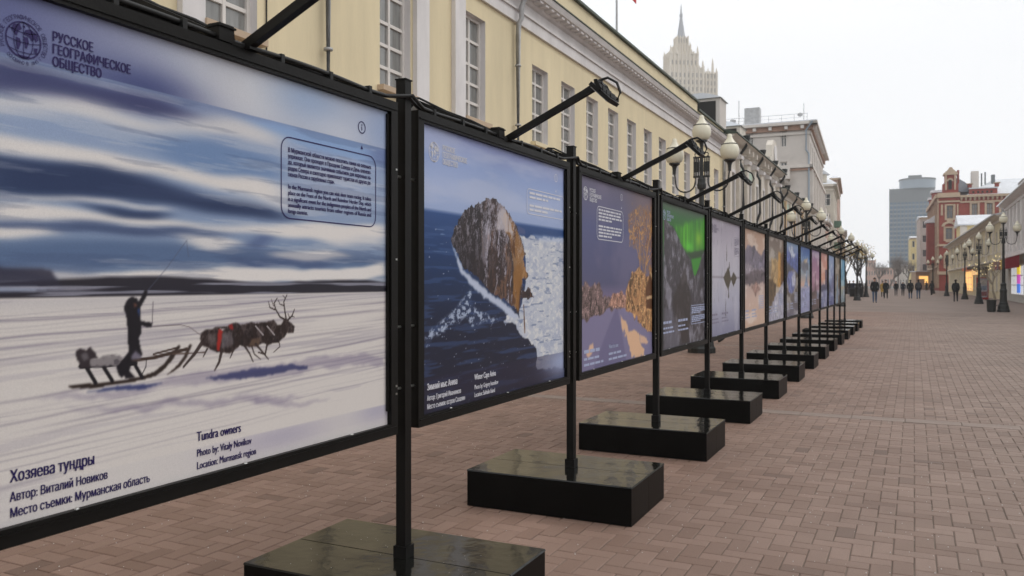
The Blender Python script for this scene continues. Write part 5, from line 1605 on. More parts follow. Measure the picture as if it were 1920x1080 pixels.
for k in range(17):
    solid('pilaster', RN, FN, .3 + 2.6 * k, .9 + 2.6 * k, .003, .20, 3.9, 7.5, white_plaster)
solid('string_course', RN, FN, 0, 42.4, .003, .3, 3.55, 3.85, white_plaster)
dormer(RN, FN, 33, 37, -3, -.4, 8.3, 9.4, silver_sheet, grey_stone)
warm = mat('lit_shop_window', (.6, .4, .15), .4, emit=(1.0, .55, .16), estr=1.1)
cool = mat('lit_white_window', (.7, .7, .7), .4, emit=(.9, .95, 1.0), estr=.55)
def lit_panel(t, F, u0, u1, z0, z1, m, n=.03, bars=4, nm='shop_window'):
    mb = MB(); mb.fbox(F, u0, u1, n - .02, n + .05, z0, z1); w = obj(nm, mb, m, t)
    mb = MB()
    for k in range(bars + 1):
        u = u0 + (u1 - u0) * k / bars
        mb.fbox(F, u - .04, u + .04, n + .052, n + .10, z0 - .05, z1 + .05)
    for k in range(4):
        z = z0 + (z1 - z0) * k / 3
        mb.fbox(F, u0 - .04, u1 + .04, n + .053, n + .098, z - .03, z + .03)
    obj('glazing_bar', mb, frame_white, w)
    return w
# shop front opposite the nearest right lamp
ua, _ = hit(1899, (7.1, 40), (0, 1)); ub, _ = hit(1925, (7.1, 40), (0, 1))
lo, hi_ = min(ua, ub), max(ua, ub)
lit_panel(RN, FN, lo + 1.0, hi_, .6, 2.75, cool, bars=6)
ys_, _ = hit(1911, (7.1, 40), (0, 1)); y2_, _ = hit(1917, (7.1, 40), (0, 1))
a_, b_ = min(ys_, y2_), max(ys_, y2_) - .7
for k, (cl, nm) in enumerate((((.05, .2, .75), 'blue_light'), ((.6, .06, .5), 'magenta_light'), ((.9, .65, .02), 'yellow_light'))):
    m_ = mat(nm, cl, .4, emit=cl, estr=.5)
    mb = MB(); mb.fbox(FN, a_, b_, .14, .22, .75 + .68 * k, 1.42 + .68 * k); obj('light_strip', mb, m_, RN)
ua, _ = hit(1890, (7.1, 40), (0, 1)); ub, _ = hit(1921, (7.1, 40), (0, 1))
AW = thing('shop_awning', 'dark red shop awning with coloured stripes on the pale grey house', 'awning', (7.0, (ua + ub) / 2, 3))
for k in range(8):
    s0 = min(ua, ub) + abs(ua - ub) * k / 8; s1 = s0 + abs(ua - ub) / 8 - .01
    mb = MB(); mb.prism([FN.p(s0, n, z) for n, z in ((.31, 3.50), (1.15, 3.25), (1.15, 2.50), (.31, 2.62))], (0, s1 - s0, 0))
    obj('stripe', mb, [mat('awning_red', (.22, .02, .03), .8), mat('awning_ochre', (.40, .26, .04), .8), mat('awning_violet', (.10, .05, .16), .8)][(0, 0, 1, 0, 2, 0, 0, 1)[k]], AW)
# warm shop and door further on
for px0, px1, z0, z1 in ((1812, 1824, .5, 2.9), (1824, 1834, 2.4, 3.1)):
    ua, _ = hit(px0, p0, Uc); ub, _ = hit(px1, p0, Uc)
    lit_panel(RC, FC, min(ua, ub), max(ua, ub), z0, z1, warm, bars=4)
mb = MB(); ua, _ = hit(1823, p0, Uc); ub, _ = hit(1812, p0, Uc); mb.fbox(FC, min(ua, ub), max(ua, ub), .10, .5, 3.0, 3.36); obj('shop_sign', mb, mat('sign_orange', (.65, .13, .02), .5), RC)
ua, _ = hit(1853, p0, Uc); ub, _ = hit(1840, p0, Uc)
mb = MB(); mb.fbox(FC, min(ua, ub), max(ua, ub), .02, 1.4, 2.9, 3.15); obj('door_canopy', mb, dark_void, RC)
mb = MB(); mb.fbox(FC, min(ua, ub) + .4, min(ua, ub) + 2.2, .02, .08, 0, 2.6); obj('door', mb, frame_brown, RC)

# yellow roof house with snow behind the eave
YD = 118.0
yp = Vector(at(1800, YD)); yq = Vector(at(1872, YD))
zy = lambda y: height(y, YD)
Uy = Vector((math.cos(R(2)), math.sin(R(2))))
FYR = Frame(yp, Uy, Vector((math.sin(R(2)), -math.cos(R(2)))))
wy, _ = hit(1880, yp, Uy)
YH = thing('yellow_gable_house', 'yellow rendered house with snow covered ridge roof above the shop eave', 'building', (yp.x, yp.y, 0))
uy1, _ = hit(1812, yp, Uy)
solid('wall', YH, FYR, 0, wy, -6, 0, 0, zy(421), yellow_wall2)
mb = MB(); mb.prism([FYR.p(-.3, n, z) for n, z in ((.4, zy(423)), (.4, zy(420.5)), (-3, zy(401)), (-6.4, zy(420.5)), (-6.4, zy(423)))], Vector(FYR.p(wy + .3, 0, 0)) - Vector(FYR.p(-.3, 0, 0))); obj('roof', mb, snow, YH)
solid('corner_pilaster', YH, FYR, 0, .9, .003, .12, 0, zy(424), cream_stucco)

# ---- red brick house
RD = 150.0
RB = 2.0
Ur = Vector((math.cos(R(RB)), math.sin(R(RB)))); Nr = Vector((Ur.y, -Ur.x))
rp = Vector(at(1761, RD))
FR = Frame(rp, Ur, Nr)                                   # end wall facing back along the street
Fl = Frame(rp, Vector(unit(RB)), -Ur)                    # street wall
zr = lambda y: height(y, RD)
ru = lambda px: hit(px, rp, Ur)[0]
wr = ru(1945)
RH = thing('red_brick_house', 'red brick corner house with sandstone trim, gabled dormer and snowy roof', 'building', (rp.x, rp.y, 0))
ops = [(ru(1775), ru(1787), zr(410), zr(386)), (ru(1773), ru(1786), zr(449), zr(428)), (ru(1773), ru(1786), zr(500), zr(478))]
for px in (1822, 1850, 1877, 1905, 1932):
    ops += [(ru(px), ru(px + 11), zr(410), zr(384)), (ru(px), ru(px + 11), zr(456), zr(430)), (ru(px), ru(px + 11), zr(505), zr(480))]
facade('end_wall', RH, FR, wr, 0, zr(368), ops, .3, [brick_red, sand_trim])
for k, o in enumerate(ops):
    w = window(RH, FR, *o, .3, 2, (.62,), .12, frame_brown, glass if o[1] < ru(1790) else glass_pale)
    a, b, c0, d0 = o
    mb = MB(); e = .32
    mb.fbox(FR, a - e, a - .003, .003, .14, c0 - .3, d0 + .25); mb.fbox(FR, b + .003, b + e, .003, .14, c0 - .3, d0 + .25)
    mb.fbox(FR, a - .002, b + .002, .003, .16, c0 - .55, c0 - .003); mb.fbox(FR, a - .002, b + .002, .003, .13, d0 + .003, d0 + .25)
    obj('surround', mb, sand_trim, w)
cu_ = (ru(1773) + ru(1786)) / 2
mb = MB()
P = [(cu_ + r * math.cos(R(a)), zr(428) + .28 + r * .75 * math.sin(R(a))) for r, A_ in ((.75, range(0, 181, 20)), (1.25, range(180, -1, -20))) for a in A_]
mb.prism([FR.p(u, .17, z) for u, z in P], Vector((Nr.x * .12, Nr.y * .12, 0))); obj('window_arch', mb, sand_trim, RH)
for a, b in ((1764, 1768), (1789, 1791.5), (1794, 1797)):
    solid('pilaster_strip', RH, FR, ru(a), ru(b), .004, .2, zr(404), zr(384), sand_trim)
for y0, y1, n in ((380, 377, .25), (371, 362.5, .45), (462, 458, .25), (515, 509, .3)):
    solid('string_course', RH, FR, -.3, ru(1800), .005, n, zr(y0), zr(y1), sand_trim)
solid('cornice', RH, FR, ru(1800) + .01, wr, .005, .6, zr(372), zr(368), sand_trim)
solid('string_course', RH, FR, ru(1800) + .01, wr, .005, .2, zr(382), zr(379), sand_trim)
for k in range(26):
    u = ru(1801) + .7 * k
    mb = MB(); mb.prism([FR.p(u, n, z) for n, z in ((.006, zr(378)), (.3, zr(376)), (.5, zr(372.2)), (.006, zr(372.2)))], Vector((Ur.x * .3, Ur.y * .3, 0))); obj('bracket', mb, sand_trim, RH)
solid('attic_panel', RH, FR, ru(1766), ru(1797), .006, .14, zr(376), zr(371.5), brick_red)
# attic storey with little openings
oa = [(ru(px), ru(px + 4), zr(365), zr(361)) for px in (1823, 1832, 1840, 1849, 1857)]
solid('attic_storey', RH, FR, ru(1817), ru(1870), -2, .1, zr(368) + .01, zr(357), brick_red)
for o in oa:
    mb = MB(); mb.fbox(FR, o[0], o[1], .105, .13, o[2], o[3]); obj('attic_opening', mb, dark_void, RH)
solid('attic_coping', RH, FR, ru(1816), ru(1871), -2.1, .4, zr(357) + .005, zr(355), snow)
for px in (1815, 1866):
    solid('chimney_pier', RH, FR, ru(px), ru(px + 7), -1.0, .25, zr(357) + .3, zr(348), brick_red)
    solid('pier_cap', RH, FR, ru(px) - .2, ru(px + 7) + .2, -1.2, .45, zr(348) + .005, zr(346.5), sand_trim)
# gabled dormer
gq = lambda px: ru(px)
solid('dormer_wall', RH, FR, gq(1768), gq(1797), -2.5, .1, zr(362.5) + .01, zr(345), brick_red)
solid('dormer_wall', RH, FR, gq(1772), gq(1793), -2.3, .08, zr(345) + .01, zr(329), brick_red)
mb = MB(); uc = (gq(1766) + gq(1793)) / 2 + .25; hw = (gq(1793) - gq(1766)) / 2
P = [(uc - hw, zr(329) + .02), (uc + hw, zr(329) + .02), (uc + hw, zr(326)), (uc + hw * .6, zr(322)), (uc + hw * .28, zr(318)), (uc + hw * .2, zr(315)), (uc - hw * .2, zr(315)), (uc - hw * .28, zr(318)), (uc - hw * .6, zr(322)), (uc - hw, zr(326))]
mb.prism([FR.p(u, .45, z) for u, z in P], Vector((-Nr.x * 2.6, -Nr.y * 2.6, 0))); obj('gable_pediment', mb, sand_trim, RH)
for px0, px1 in ((1772, 1775), (1789, 1792)):
    solid('dormer_pilaster', RH, FR, gq(px0), gq(px1), .09, .4, zr(357), zr(329) - .02, sand_trim)
arch_window(RH, FR, gq(1778), gq(1784.5), zr(356), zr(338), sand_trim, dark_void, .11)
solid('chimney', RH, FR, gq(1795), gq(1799), -1.2, -.4, zr(345), zr(320), brick_red)
# roofs
slate = mat('slate_roof', (.10, .11, .13), .6)
mb = MB(); mb.hexa([FR.p(u, n, z) for u, n, z in ((gq(1796), 0, zr(361)), (gq(1830), 0, zr(361)), (gq(1830), -8, zr(361)), (gq(1796), -8, zr(361)), (gq(1797), -3, zr(331)), (gq(1812), -3, zr(340)), (gq(1812), -7, zr(340)), (gq(1797), -7, zr(331)))]); obj('mansard', mb, slate, RH)
mb = MB(); mb.hexa([FR.p(u, n, z) for u, n, z in ((gq(1812), .3, zr(367.5)), (wr + 12, .3, zr(367.5)), (wr + 12, -24, zr(367.5)), (gq(1812), -24, zr(367.5)), (gq(1874), -9, zr(331)), (wr + 6, -9, zr(331)), (wr + 6, -15, zr(331)), (gq(1874), -15, zr(331)))]); obj('roof_snow', mb, snow, RH)
mb = MB(); mb.fbox(FR, gq(1826), gq(1840), -6, -4, zr(352), zr(319)); obj('roof_stack', mb, grey_trim, RH)
for px, y in ((1846, 322), (1853, 320)):
    mb = MB(); mb.fbox(FR, gq(px), gq(px + 2.6), -6, -5.6, zr(350), zr(y)); obj('flue', mb, tower_rib, RH)
mb = MB(); mb.fbox(FR, gq(1867), gq(1874), -7, -6, zr(345), zr(325)); obj('vent_box', mb, tower_rib, RH)
# street side with oriel
ops = [(2 + 3.4 * k, 3.5 + 3.4 * k, z, z + 2.2) for k in range(9) for z in (1.2, 5.0, 8.6, 12.2)]
facade('street_wall', RH, Fl, 34, 0, zr(366), ops, .3, [brick_red, sand_trim])
for o in ops:
    window(RH, Fl, *o, .3, 2, (.62,), .12, frame_brown)
for z0, z1, n in ((zr(371), zr(364), .6), (zr(462), zr(458), .25), (4.2, 4.6, .3), (8.0, 8.2, .2)):
    solid('string_course', RH, Fl, .3, 34, .005, n, z0, z1, sand_trim)
for k in range(6):
    solid('street_pilaster', RH, Fl, .4 + 6.6 * k, 1.2 + 6.6 * k, .005, .3, .5, zr(372), sand_trim)
solid('oriel', RH, Fl, 8.0, 12.0, .01, 1.6, 5.0, 13, brick_red)
mb = MB(); mb.prism([Fl.p(7.7, n, z) for n, z in ((.01, 13.02), (1.9, 13.02), (1.9, 13.4), (.01, 14.6))], Vector(Fl.p(12.3, 0, 0)) - Vector(Fl.p(7.7, 0, 0))); obj('oriel_roof', mb, snow, RH)
for u, zt_ in ((16, zr(345)), (26, zr(350))):
    solid('gable_block', RH, Fl, u, u + 4, -3, .2, zr(366) + .01, zt_, brick_red)
    solid('gable_cap', RH, Fl, u - .3, u + 4.3, -3.3, .5, zt_ + .01, zt_ + .5, snow)
solid('house_body', RH, FR, .5, wr, -34, -.6, 0, zr(369), brick_red)
# beyond the brick house
def beyond(name, label, px0, px1, d, ytop, wall, trim, fl, n, roof=snow):
    return slab_house(name, label, px0, px1, d, ytop, 14, wall, trim, fl, n, roof)
slab_house('greyish_house', 'narrow beige rendered house beside the red brick house', 1725, 1743, 200, 408, 14, mat('beige_render', (.45, .38, .34), .85, 0, .1, .6), sand_trim, 5, 1, snow)
slab_house('yellow_far_house', 'plain yellow house in front of the office tower', 1708, 1727, 235, 446, 14, yellow_wall2, sand_trim, 4, 2, snow)

# ================================================================== street lamps
def lamp_proto():
    t = thing('street_lamp', 'black three globe street lamp', 'street lamp')
    mb = MB()
    mb.lathe([(.30, 0), (.30, .10), (.27, .14), (.25, .30), (.22, .34), (.20, .42), (.205, .46), (.17, .52), (.155, 1.0), (.17, 1.05), (.17, 1.12), (.14, 1.18), (.12, 1.34), (.135, 1.38), (.135, 1.44), (.075, 1.50)], seg=12)
    obj('pedestal', mb, iron, t)
    mb = MB(); mb.lathe([(.075, 1.5), (.06, 3.0), (.055, 3.50), (.09, 3.52), (.10, 3.60), (.085, 3.66), (.085, 3.72), (.04, 3.80), (.035, 4.42), (.05, 4.50)], seg=10); obj('pole', mb, iron, t)
    mb = MB()
    for s in (-1, 1):
        for x in (.06, .105, .15):
            mb.box(min(s * x, s * (x + .022)), max(s * x, s * (x + .022)), -.02, .02, 3.80, 4.18)
        mb.box(min(s * .045, s * .175), max(s * .045, s * .175), -.012, .012, 3.88, 4.10)
        P = [(s * (.10 + .055 * math.cos(R(a)) * (1 - k * .05)), 0, 4.255 + .055 * math.sin(R(a)) * (1 - k * .05)) for k, a in enumerate(range(-90, 230, 32))]
        mb.tube([(s * .02, 0, 4.19), (s * .06, 0, 4.20)] + P, .012, 6)
    mb.box(-.178, .178, -.026, .026, 3.76, 3.80); mb.box(-.178, .178, -.026, .026, 4.18, 4.21)
    obj('scroll_basket', mb, iron, t)
    for s in (-1, 1):
        mb = MB()
        P = [(s * .14, 0, 3.78)] + [(s * (.355 - .215 * math.cos(R(a))), 0, 3.66 - .20 * math.sin(R(a))) for a in range(0, 181, 20)] + [(s * .585, 0, 3.80), (s * .60, 0, 3.90)]
        mb.tube(P, .017, 7)
        mb.lathe([(.03, 0), (.04, .12), (.06, .18), (.12, .22), (.12, .25)], s * .60, 0, 3.86, 12)
        obj('arm', mb, iron, t)
    for x, z in ((-.6, 4.10), (.6, 4.10), (0, 4.555)):
        mb = MB()
        mb.lathe([(.11, 0), (.16, .04), (.192, .11), (.20, .18), (.192, .25), (.165, .315), (.155, .325), (.14, .345), (.10, .39), (.07, .44), (.052, .48), (.046, .53), (.02, .545)], x, 0, z, 20)
        gl = obj('globe', mb, lamp_globe, t, True)
        mb = MB(); mb.lathe([(.155, .312), (.172, .318), (.172, .330), (.155, .337)], x, 0, z, 20); obj('globe_ring', mb, iron, gl)
    mb = MB(); mb.lathe([(.05, 0), (.12, .03), (.12, .06)], 0, 0, 4.50, 12); obj('top_cup', mb, iron, t)
    return t
lamp0 = lamp_proto()
left_note = ['behind the aurora and islet panels', 'in front of the tall grey block', 'before the cream corner house', 'beside gold leaved trees', 'near the far end of the panel side']
right_note = ['with litter bin near the red awning', 'beside the poster board', 'in front of the warm lit shop', 'before the red brick corner', 'by the beige house', ]
LP = [(-4.1, 17.6, left_note[0]), (-4.1, 36.6, left_note[1]), (-4.15, 55.6, left_note[2]), (-4.3, 74.6, left_note[3]), (-4.5, 93, left_note[4]),
      (4.1, 48.7, right_note[0]), (4.12, 66.7, right_note[1]), (4.1, 84.2, right_note[2]), (3.25, 103, right_note[3]), (2.3, 126, right_note[4])]
for k, (x, y, note) in enumerate(LP):
    o = lamp0 if k == 0 else copy_tree(lamp0)
    o.location = (x, y, 0)
    o.rotation_euler.z = rnd.uniform(-.08, .08)
    tag(o, 'black street lamp with three cream globes ' + note, 'street lamp', 'three globe street lamps')

# ================================================================== people
skin_m = mat('skin', (.45, .27, .20), .6)
shoe_m = mat('shoe_black', (.012, .011, .010), .5)
def cloth(name, col):
    return mat('cloth_' + name, col, .85, 0, .25, 9)
black_cl = cloth('black', (.012, .012, .014)); navy = cloth('navy', (.014, .018, .035)); jeans = cloth('jeans', (.07, .11, .19)); grey_cl = cloth('grey', (.05, .05, .055)); mustard = cloth('mustard', (.45, .28, .05)); brown_cl = cloth('brown', (.05, .035, .025)); wool_white = cloth('white', (.7, .7, .7))
hair_dark = mat('hair_dark', (.02, .014, .010), .6)
def person(label, px, d, face, h=1.75, coat=black_cl, legs=black_cl, head=hair_dark, stride=.22, longc=0, pack=None, hat=None, arms=0.18, bulk=1.0):
    x, y = at(px, d)
    k = h / 1.76
    t = thing('person', label, 'person', (x, y, 0), 'people walking in the street')
    t.rotation_euler.z = face
    V = [(0, 0, .95), (0, 0, 1.10), (0, -.01, 1.33), (0, 0, 1.47), (0, .015, 1.55), (0, .03, 1.64), (0, .02, 1.72)]
    Rr = [(.155, .115), (.15, .115), (.175, .125), (.085, .08), (.058, .06), (.082, .10), (.065, .08)]
    E = [(0, 1), (1, 2), (2, 3), (3, 4), (4, 5), (5, 6)]
    for s in (-1, 1):
        b = len(V); sw = -s * arms
        V += [(s * .175, 0, 1.41), (s * .235, sw * .25 - .02, 1.15), (s * .225, sw + .06, .93), (s * .215, sw + .09, .83), (s * .19, sw + .11, .88)]
        Rr += [(.08, .08), (.062, .062), (.046, .046), (.030, .042), (.014, .014)]
        E += [(2, b), (b, b + 1), (b + 1, b + 2), (b + 2, b + 3), (b + 2, b + 4)]
        b = len(V); st_ = s * stride
        back = st_ < 0
        V += [(s * .09, 0, .88), (s * .095, st_ * .55 + .05, .50), (s * .095, st_, .10 + (.05 if back else 0)), (s * .105, st_ + .16, .045 + (0 if back else .03))]
        Rr += [(.098, .098), (.068, .07), (.048, .05), (.042, .04)]
        E += [(0, b), (b, b + 1), (b + 1, b + 2), (b + 2, b + 3)]
    me = bpy.data.meshes.new('body')
    me.from_pydata([Vector(v) * k for v in V], E, [])
    ob = bpy.data.objects.new('body_cage', me); C.objects.link(ob)
    md = ob.modifiers.new('skin', 'SKIN'); md.use_smooth_shade = True
    for i, r in enumerate(Rr):
        q = me.skin_vertices[0].data[i]
        f = bulk if i < 4 or V[i][2] > 1.1 and i > 6 else 1
        q.radius = (r[0] * k * f, r[1] * k * f); q.use_root = i == 0
    sb = ob.modifiers.new('sub', 'SUBSURF'); sb.levels = 1; sb.render_levels = 1
    dg = bpy.context.evaluated_depsgraph_get()
    bm = bpy.data.meshes.new_from_object(ob.evaluated_get(dg))
    bpy.data.objects.remove(ob); bpy.data.meshes.remove(me)
    bm.materials.clear()
    for m_ in (coat, legs, skin_m, head, shoe_m):
        bm.materials.append(m_)
    for p in bm.polygons:
        c = p.center / k
        if c.z > 1.51:
            mi = 3 if (c.z > 1.67 or c.y < .0) else 2
        elif c.z < .10:
            mi = 4
        elif abs(c.x) > .165 and c.z < .90 and c.z > .7:
            mi = 2
        elif c.z < (.55 if longc else .88) and abs(c.x) < .19:
            mi = 1
        else:
            mi = 0
        p.material_index = mi
        p.use_smooth = True
    link('body', bm, t)
    mb = MB()
    mb.add([], [])
    z0 = longc if longc else .80
    prof = [(.185, z0), (.18, .95), (.165, 1.08)]
    for kx, (r, z) in enumerate(prof):
        pass
    seg = 14
    v = [(r * bulk * k * math.cos(2 * math.pi * i / seg), r * .78 * bulk * k * math.sin(2 * math.pi * i / seg), z * k) for r, z in prof for i in range(seg)]
    f = [(j * seg + i, j * seg + (i + 1) % seg, (j + 1) * seg + (i + 1) % seg, (j + 1) * seg + i) for j in range(2) for i in range(seg)]
    mb.add(v, f)
    me2 = bpy.data.meshes.new('coat_hem'); me2.from_pydata(mb.v, [], mb.f); me2.materials.append(coat)
    link('coat_hem', me2, t)
    if hat:
        mb = MB(); mb.lathe([(.098 * k, 1.655 * k), (.10 * k, 1.70 * k), (.085 * k, 1.76 * k), (.03 * k, 1.80 * k)], 0, .02 * k, 0, 12)
        me3 = mesh_of('hat', mb, hat, smooth=True); link('hat', me3, t)
    else:
        mb = MB(); mb.lathe([(.088 * k, 1.655 * k), (.093 * k, 1.70 * k), (.075 * k, 1.755 * k), (.02 * k, 1.78 * k)], 0, .005 * k, 0, 12)
        me3 = mesh_of('hair', mb, head, smooth=True); link('hair', me3, t)
    if pack:
        mb = MB(); mb.hexa([(-.15 * k, -.29 * k, 1.02 * k), (.15 * k, -.29 * k, 1.02 * k), (.15 * k, -.11 * k, 1.02 * k), (-.15 * k, -.11 * k, 1.02 * k), (-.12 * k, -.24 * k, 1.46 * k), (.12 * k, -.24 * k, 1.46 * k), (.12 * k, -.11 * k, 1.46 * k), (-.12 * k, -.11 * k, 1.46 * k)])
        bp_ = thing('backpack', 'grey backpack worn by the walker in blue jeans', 'backpack', (x, y, 0)); bp_.rotation_euler.z = face
        link('pouch', mesh_of('pouch', mb, pack), bp_)
        mb = MB()
        for s in (-1, 1):
            mb.tube([(s * .09 * k, -.16 * k, 1.46 * k), (s * .10 * k, -.02, 1.53 * k), (s * .10 * k, .15 * k, 1.40 * k), (s * .11 * k, .14 * k, 1.2 * k), (s * .13 * k, -.12 * k, 1.08 * k)], .018, 6)
        link('strap', mesh_of('strap', mb, pack), bp_)
    return t
TOWARD, AWAY = math.pi, 0.0
person('man in black jacket and blue jeans walking towards the panels', 1640, 60, TOWARD + .1, 1.86, black_cl, jeans, hair_dark, .2, bulk=1.12)
person('woman in long black coat walking beside a mustard coat', 1661, 75.5, TOWARD - .1, 1.76, black_cl, black_cl, hair_dark, .2, .55, bulk=1.1)
person('person in mustard coat partly hidden behind a black coat', 1655, 84, TOWARD, 1.66, mustard, brown_cl, hair_dark, .15, .6)
person('person in black jacket with elbows out walking in mid street', 1680, 91, TOWARD, 1.66, black_cl, grey_cl, hair_dark, .15, bulk=1.05)
person('person in white knitted hat and navy jacket', 1693, 91, TOWARD, 1.66, navy, grey_cl, hair_dark, .14, hat=wool_white)
person('person in long black jacket and jeans walking away beside the backpack wearer', 1707, 75, AWAY, 1.76, black_cl, jeans, hair_dark, .16, .70, bulk=1.1)
person('walker in dark jacket and blue jeans wearing a grey backpack', 1722, 74, AWAY, 1.78, navy, jeans, hair_dark, .2, pack=grey_cl, bulk=1.05)
person('small dark clad figure by the warm light of the far corner', 1737, 150, AWAY, 1.75, black_cl, black_cl, hair_dark, .12, .5)
person('person all in black standing before the red brick house', 1747, 96, AWAY + .4, 1.70, black_cl, black_cl, hair_dark, .12)
person('broad man in black coat walking near the warm lit shop', 1792, 63, AWAY - .1, 1.74, black_cl, grey_cl, hair_dark, .2, .78, bulk=1.15)
person('person in dark jacket by the lamp with gold trees', 1593, 98, TOWARD, 1.72, black_cl, grey_cl, hair_dark, .15)
person('person in navy jacket with pale bag beside the left lamp', 1600, 94, TOWARD + .4, 1.74, navy, black_cl, hair_dark, .2)
person('dark clad person seen behind the left lamp pedestal', 1612, 92, AWAY, 1.72, black_cl, black_cl, hair_dark, .15, .6)
person('pedestrian hidden behind the aurora panel, only dark shoes showing', 1334, 20.3, 1.9, 1.74, black_cl, black_cl, hair_dark, .30)
person('pedestrian hidden behind the snowy peak panel, dark trousers showing', 1513, 40, 2.0, 1.72, black_cl, black_cl, hair_dark, .25)

# ================================================================== trees
def tree(name, label, px, d, h, spread, bark, seed, leaf=None, lights=None, levels=5, group=None, trunk_h=.28, nleaf=900):
    rs = random.Random(seed)
    x, y = at(px, d)
    t = thing(name, label, 'tree', (x, y, 0), group)
    tr, cr = MB(), MB()
    tips = []
    def grow(p, dirn, L, r, lev):
        pts = [p]; rad = [r]
        q = p
        dv = dirn.copy()
        for i in range(3):
            dv = (dv + Vector((rs.uniform(-.22, .22), rs.uniform(-.22, .22), rs.uniform(-.06, .16)))).normalized()
            q = q + dv * L / 3
            pts.append(q); rad.append(r * (1 - .18 * (i + 1)))
        (tr if lev == 0 else cr).tube(pts, rad, 7 if lev == 0 else 4 if lev < 3 else 3)
        if lev >= levels:
            tips.append(q)
            return
        n = 3 if lev else 5
        for i in range(n + (rs.random() < .5)):
            a = rs.uniform(0, 2 * math.pi)
            o = Vector((math.cos(a), math.sin(a), rs.uniform(.05, .7)))
            nd = (dv * rs.uniform(.5, .9) + o * spread).normalized()
            st_ = pts[2] if (i % 2 and lev) else q
            grow(st_, nd, L * rs.uniform(.58, .8), max(.006, r * .52), lev + 1)
    grow(Vector((x, y, -.05)), Vector((0, 0, 1)), h * trunk_h, h * .022, 0)
    obj('trunk', tr, bark, t); c = obj('crown', cr, bark, t)
    if leaf:
        mb = MB()
        for k in range(nleaf):
            p = rs.choice(tips) + Vector((rs.gauss(0, .22), rs.gauss(0, .22), rs.gauss(0, .2)))
            a = Vector((rs.uniform(-1, 1), rs.uniform(-1, 1), rs.uniform(-1, 1))).normalized() * .10
            b = a.cross(Vector((rs.uniform(-1, 1), rs.uniform(-1, 1), rs.uniform(-1, 1)))).normalized() * .07
            mb.add([p - a, p + b, p + a, p - b], [(0, 1, 2, 3)], 0)
        me = bpy.data.meshes.new('leaves'); me.from_pydata(mb.v, [], mb.f); me.materials.append(leaf)
        o = link('leaves', me, c); me.transform(Matrix.Translation(-Vector((x, y, 0)))); o['kind'] = 'stuff'
    if lights:
        mb = MB()
        for k in range(45):
            p = rs.choice(tips) if k % 2 else Vector(rs.choice(cr.v))
            mb.box(p.x - .03, p.x + .03, p.y - .03, p.y + .03, p.z - .03, p.z + .03)
        o = obj('fairy_lights', mb, lights, c); o['kind'] = 'stuff'
    return t
bark_pale = mat('bark_pale', (.36, .31, .23), .9, 0, .3, 4)
bark_grey = mat('bark_grey', (.27, .25, .23), .95, 0, .25, 2)
bark_dark = mat('bark_dark', (.05, .04, .035), .9)
gold_leaf = mat('gold_leaf', (.50, .33, .05), .8, 0, .4, 3)
fairy = mat('fairy_light', (.8, .7, .4), .4, emit=(1, .8, .4), estr=.8)
tree('bare_street_tree', 'pale bare tree wound with small lights before the shop house', 1866, 64, 5.2, .55, bark_pale, 4, None, fairy, 4)
for px, d, h, sd, lab in ((1588, 108, 8.5, 11, 'gold leaved street tree beside the last panels'), (1618, 120, 9.0, 12, 'gold leaved street tree right of the left lamps'), (1609, 104, 8.0, 13, 'narrow gold leaved tree between the left lamps')):
    tree('gold_street_tree', lab, px, d, h, .28, bark_dark, sd, gold_leaf, None, 4, 'gold leaved street trees', nleaf=420)
for px, d, h, sd, lab in ((1650, 215, 11.5, 21, 'grey bare tree before the low brown far house'), (1668, 200, 13.0, 22, 'grey bare tree below the office tower edge'), (1683, 190, 14.0, 23, 'largest grey bare tree below the office tower'), (1699, 185, 12.0, 24, 'grey bare tree beside the yellow far house')):
    tree('bare_far_tree', lab, px, d, h, .75, bark_grey, sd, None, None, 5, 'bare trees closing the street', .22)

# ================================================================== small street things
x, y = LP[5][0], LP[5][1]
bn = thing('litter_bin', 'dark round litter bin against the lamp by the red awning', 'litter bin', (x - .55, y - .25, 0))
mb = MB(); mb.lathe([(.16, 0), (.20, .05), (.22, .55), (.23, .58), (.23, .62), (.19, .62), (.18, .30)], x - .55, y - .25, 0, 14); obj('bucket', mb, iron, bn)
mb = MB(); mb.tube([(x - .55, y - .25, .3), (x - .3, y - .12, .34), (x - .15, y - .05, .36)], .02, 6); obj('bracket', mb, iron, bn)
x, y = at(1842, 71)
sb_ = thing('poster_board', 'red framed free standing poster board beside the right lamps', 'poster board', (x, y, 0))
bd = Vector((CT, ST)); nb_ = Vector((ST, -CT))
FPB = Frame((x, y), bd, nb_)
mb = MB()
for a, b, z0, z1 in ((-.5, -.44, .05, 1.95), (.44, .5, .05, 1.95), (-.44, .44, .05, .22), (-.44, .44, 1.89, 1.95)):
    mb.fbox(FPB, a, b, -.05, .05, z0, z1)
obj('frame', mb, mat('frame_red', (.35, .02, .02), .5), sb_)
mb = MB(); mb.fbox(FPB, -.438, .438, -.02, .02, .222, 1.888); ps = obj('poster', mb, mat('poster_pale', (.45, .42, .44), .5, 0, .5, 3), sb_)
for k in range(3):
    mb = MB(); mb.fbox(FPB, -.36, .36, .021, .026, .35 + .5 * k, .72 + .5 * k); obj('picture', mb, mat('poster_pic%d' % k, [(.3, .12, .12), (.25, .3, .38), (.5, .45, .4)][k], .5, 0, .5, 5), ps)
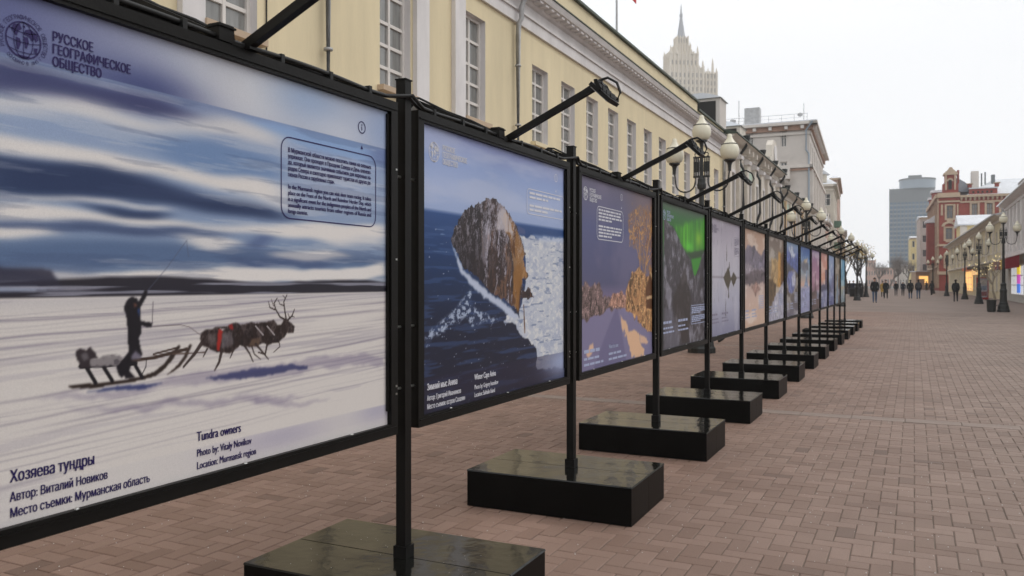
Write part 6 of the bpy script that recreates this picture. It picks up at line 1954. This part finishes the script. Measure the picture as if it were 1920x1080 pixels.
for s in (-1, 1):
    mb = MB(); mb.fbox(FPB, s * .42 - .04, s * .42 + .04, -.3, .3, 0.0, .048); obj('foot', mb, iron, sb_)
for px, d, lab in ((1600, 88, 'black square planter box left of the left lamp pedestal'), (1611, 85, 'black square planter box right of the left lamp pedestal')):
    x, y = at(px, d)
    pt_ = thing('planter', lab, 'planter', (x, y, 0), 'planter boxes')
    mb = MB(); mb.hexa([(x - .34, y - .34, 0), (x + .34, y - .34, 0), (x + .34, y + .34, 0), (x - .34, y + .34, 0), (x - .42, y - .42, .85), (x + .42, y - .42, .85), (x + .42, y + .42, .85), (x - .42, y + .42, .85)]); obj('box', mb, iron, pt_)
    mb = MB(); mb.box(x - .46, x + .46, y - .46, y + .46, .852, .93); obj('rim', mb, iron, pt_)
# warm light at the far right corner
x, y = at(1731, 175)
kb = thing('lit_kiosk', 'small kiosk with warm glowing window at the far corner', 'kiosk', (x, y, 0))
FK = Frame((x, y), bd, nb_)
mb = MB(); mb.fbox(FK, -1.6, 1.8, -2, 0, 0, 3.8); obj('cabin', mb, sand_trim, kb)
mb = MB(); mb.fbox(FK, .3, 1.0, .01, .08, .9, 2.9); mb.fbox(FK, -.9, .298, .01, .08, 2.3, 2.9); obj('lit_window', mb, warm, kb)
mb = MB(); mb.fbox(FK, -1.8, 2.0, -2.2, .5, 3.802, 4.0); obj('roof', mb, snow, kb)

# ================================================================== air
hz_b = MB(); hz_b.box(-420, 420, -30, 760, -1.2, 190)
hzo = obj('haze', hz_b, [])
hm_ = bpy.data.materials.new('haze'); hm_.use_nodes = True
hn = hm_.node_tree
for n in list(hn.nodes):
    if n.type != 'OUTPUT_MATERIAL':
        hn.nodes.remove(n)
pv = hn.nodes.new('ShaderNodeVolumePrincipled')
pv.inputs['Color'].default_value = (.93, .95, .98, 1)
pv.inputs['Density'].default_value = 0.0006
hn.links.new(pv.outputs['Volume'], hn.nodes['Material Output'].inputs['Volume'])
hzo.data.materials.append(hm_)
hzo['kind'] = 'stuff'
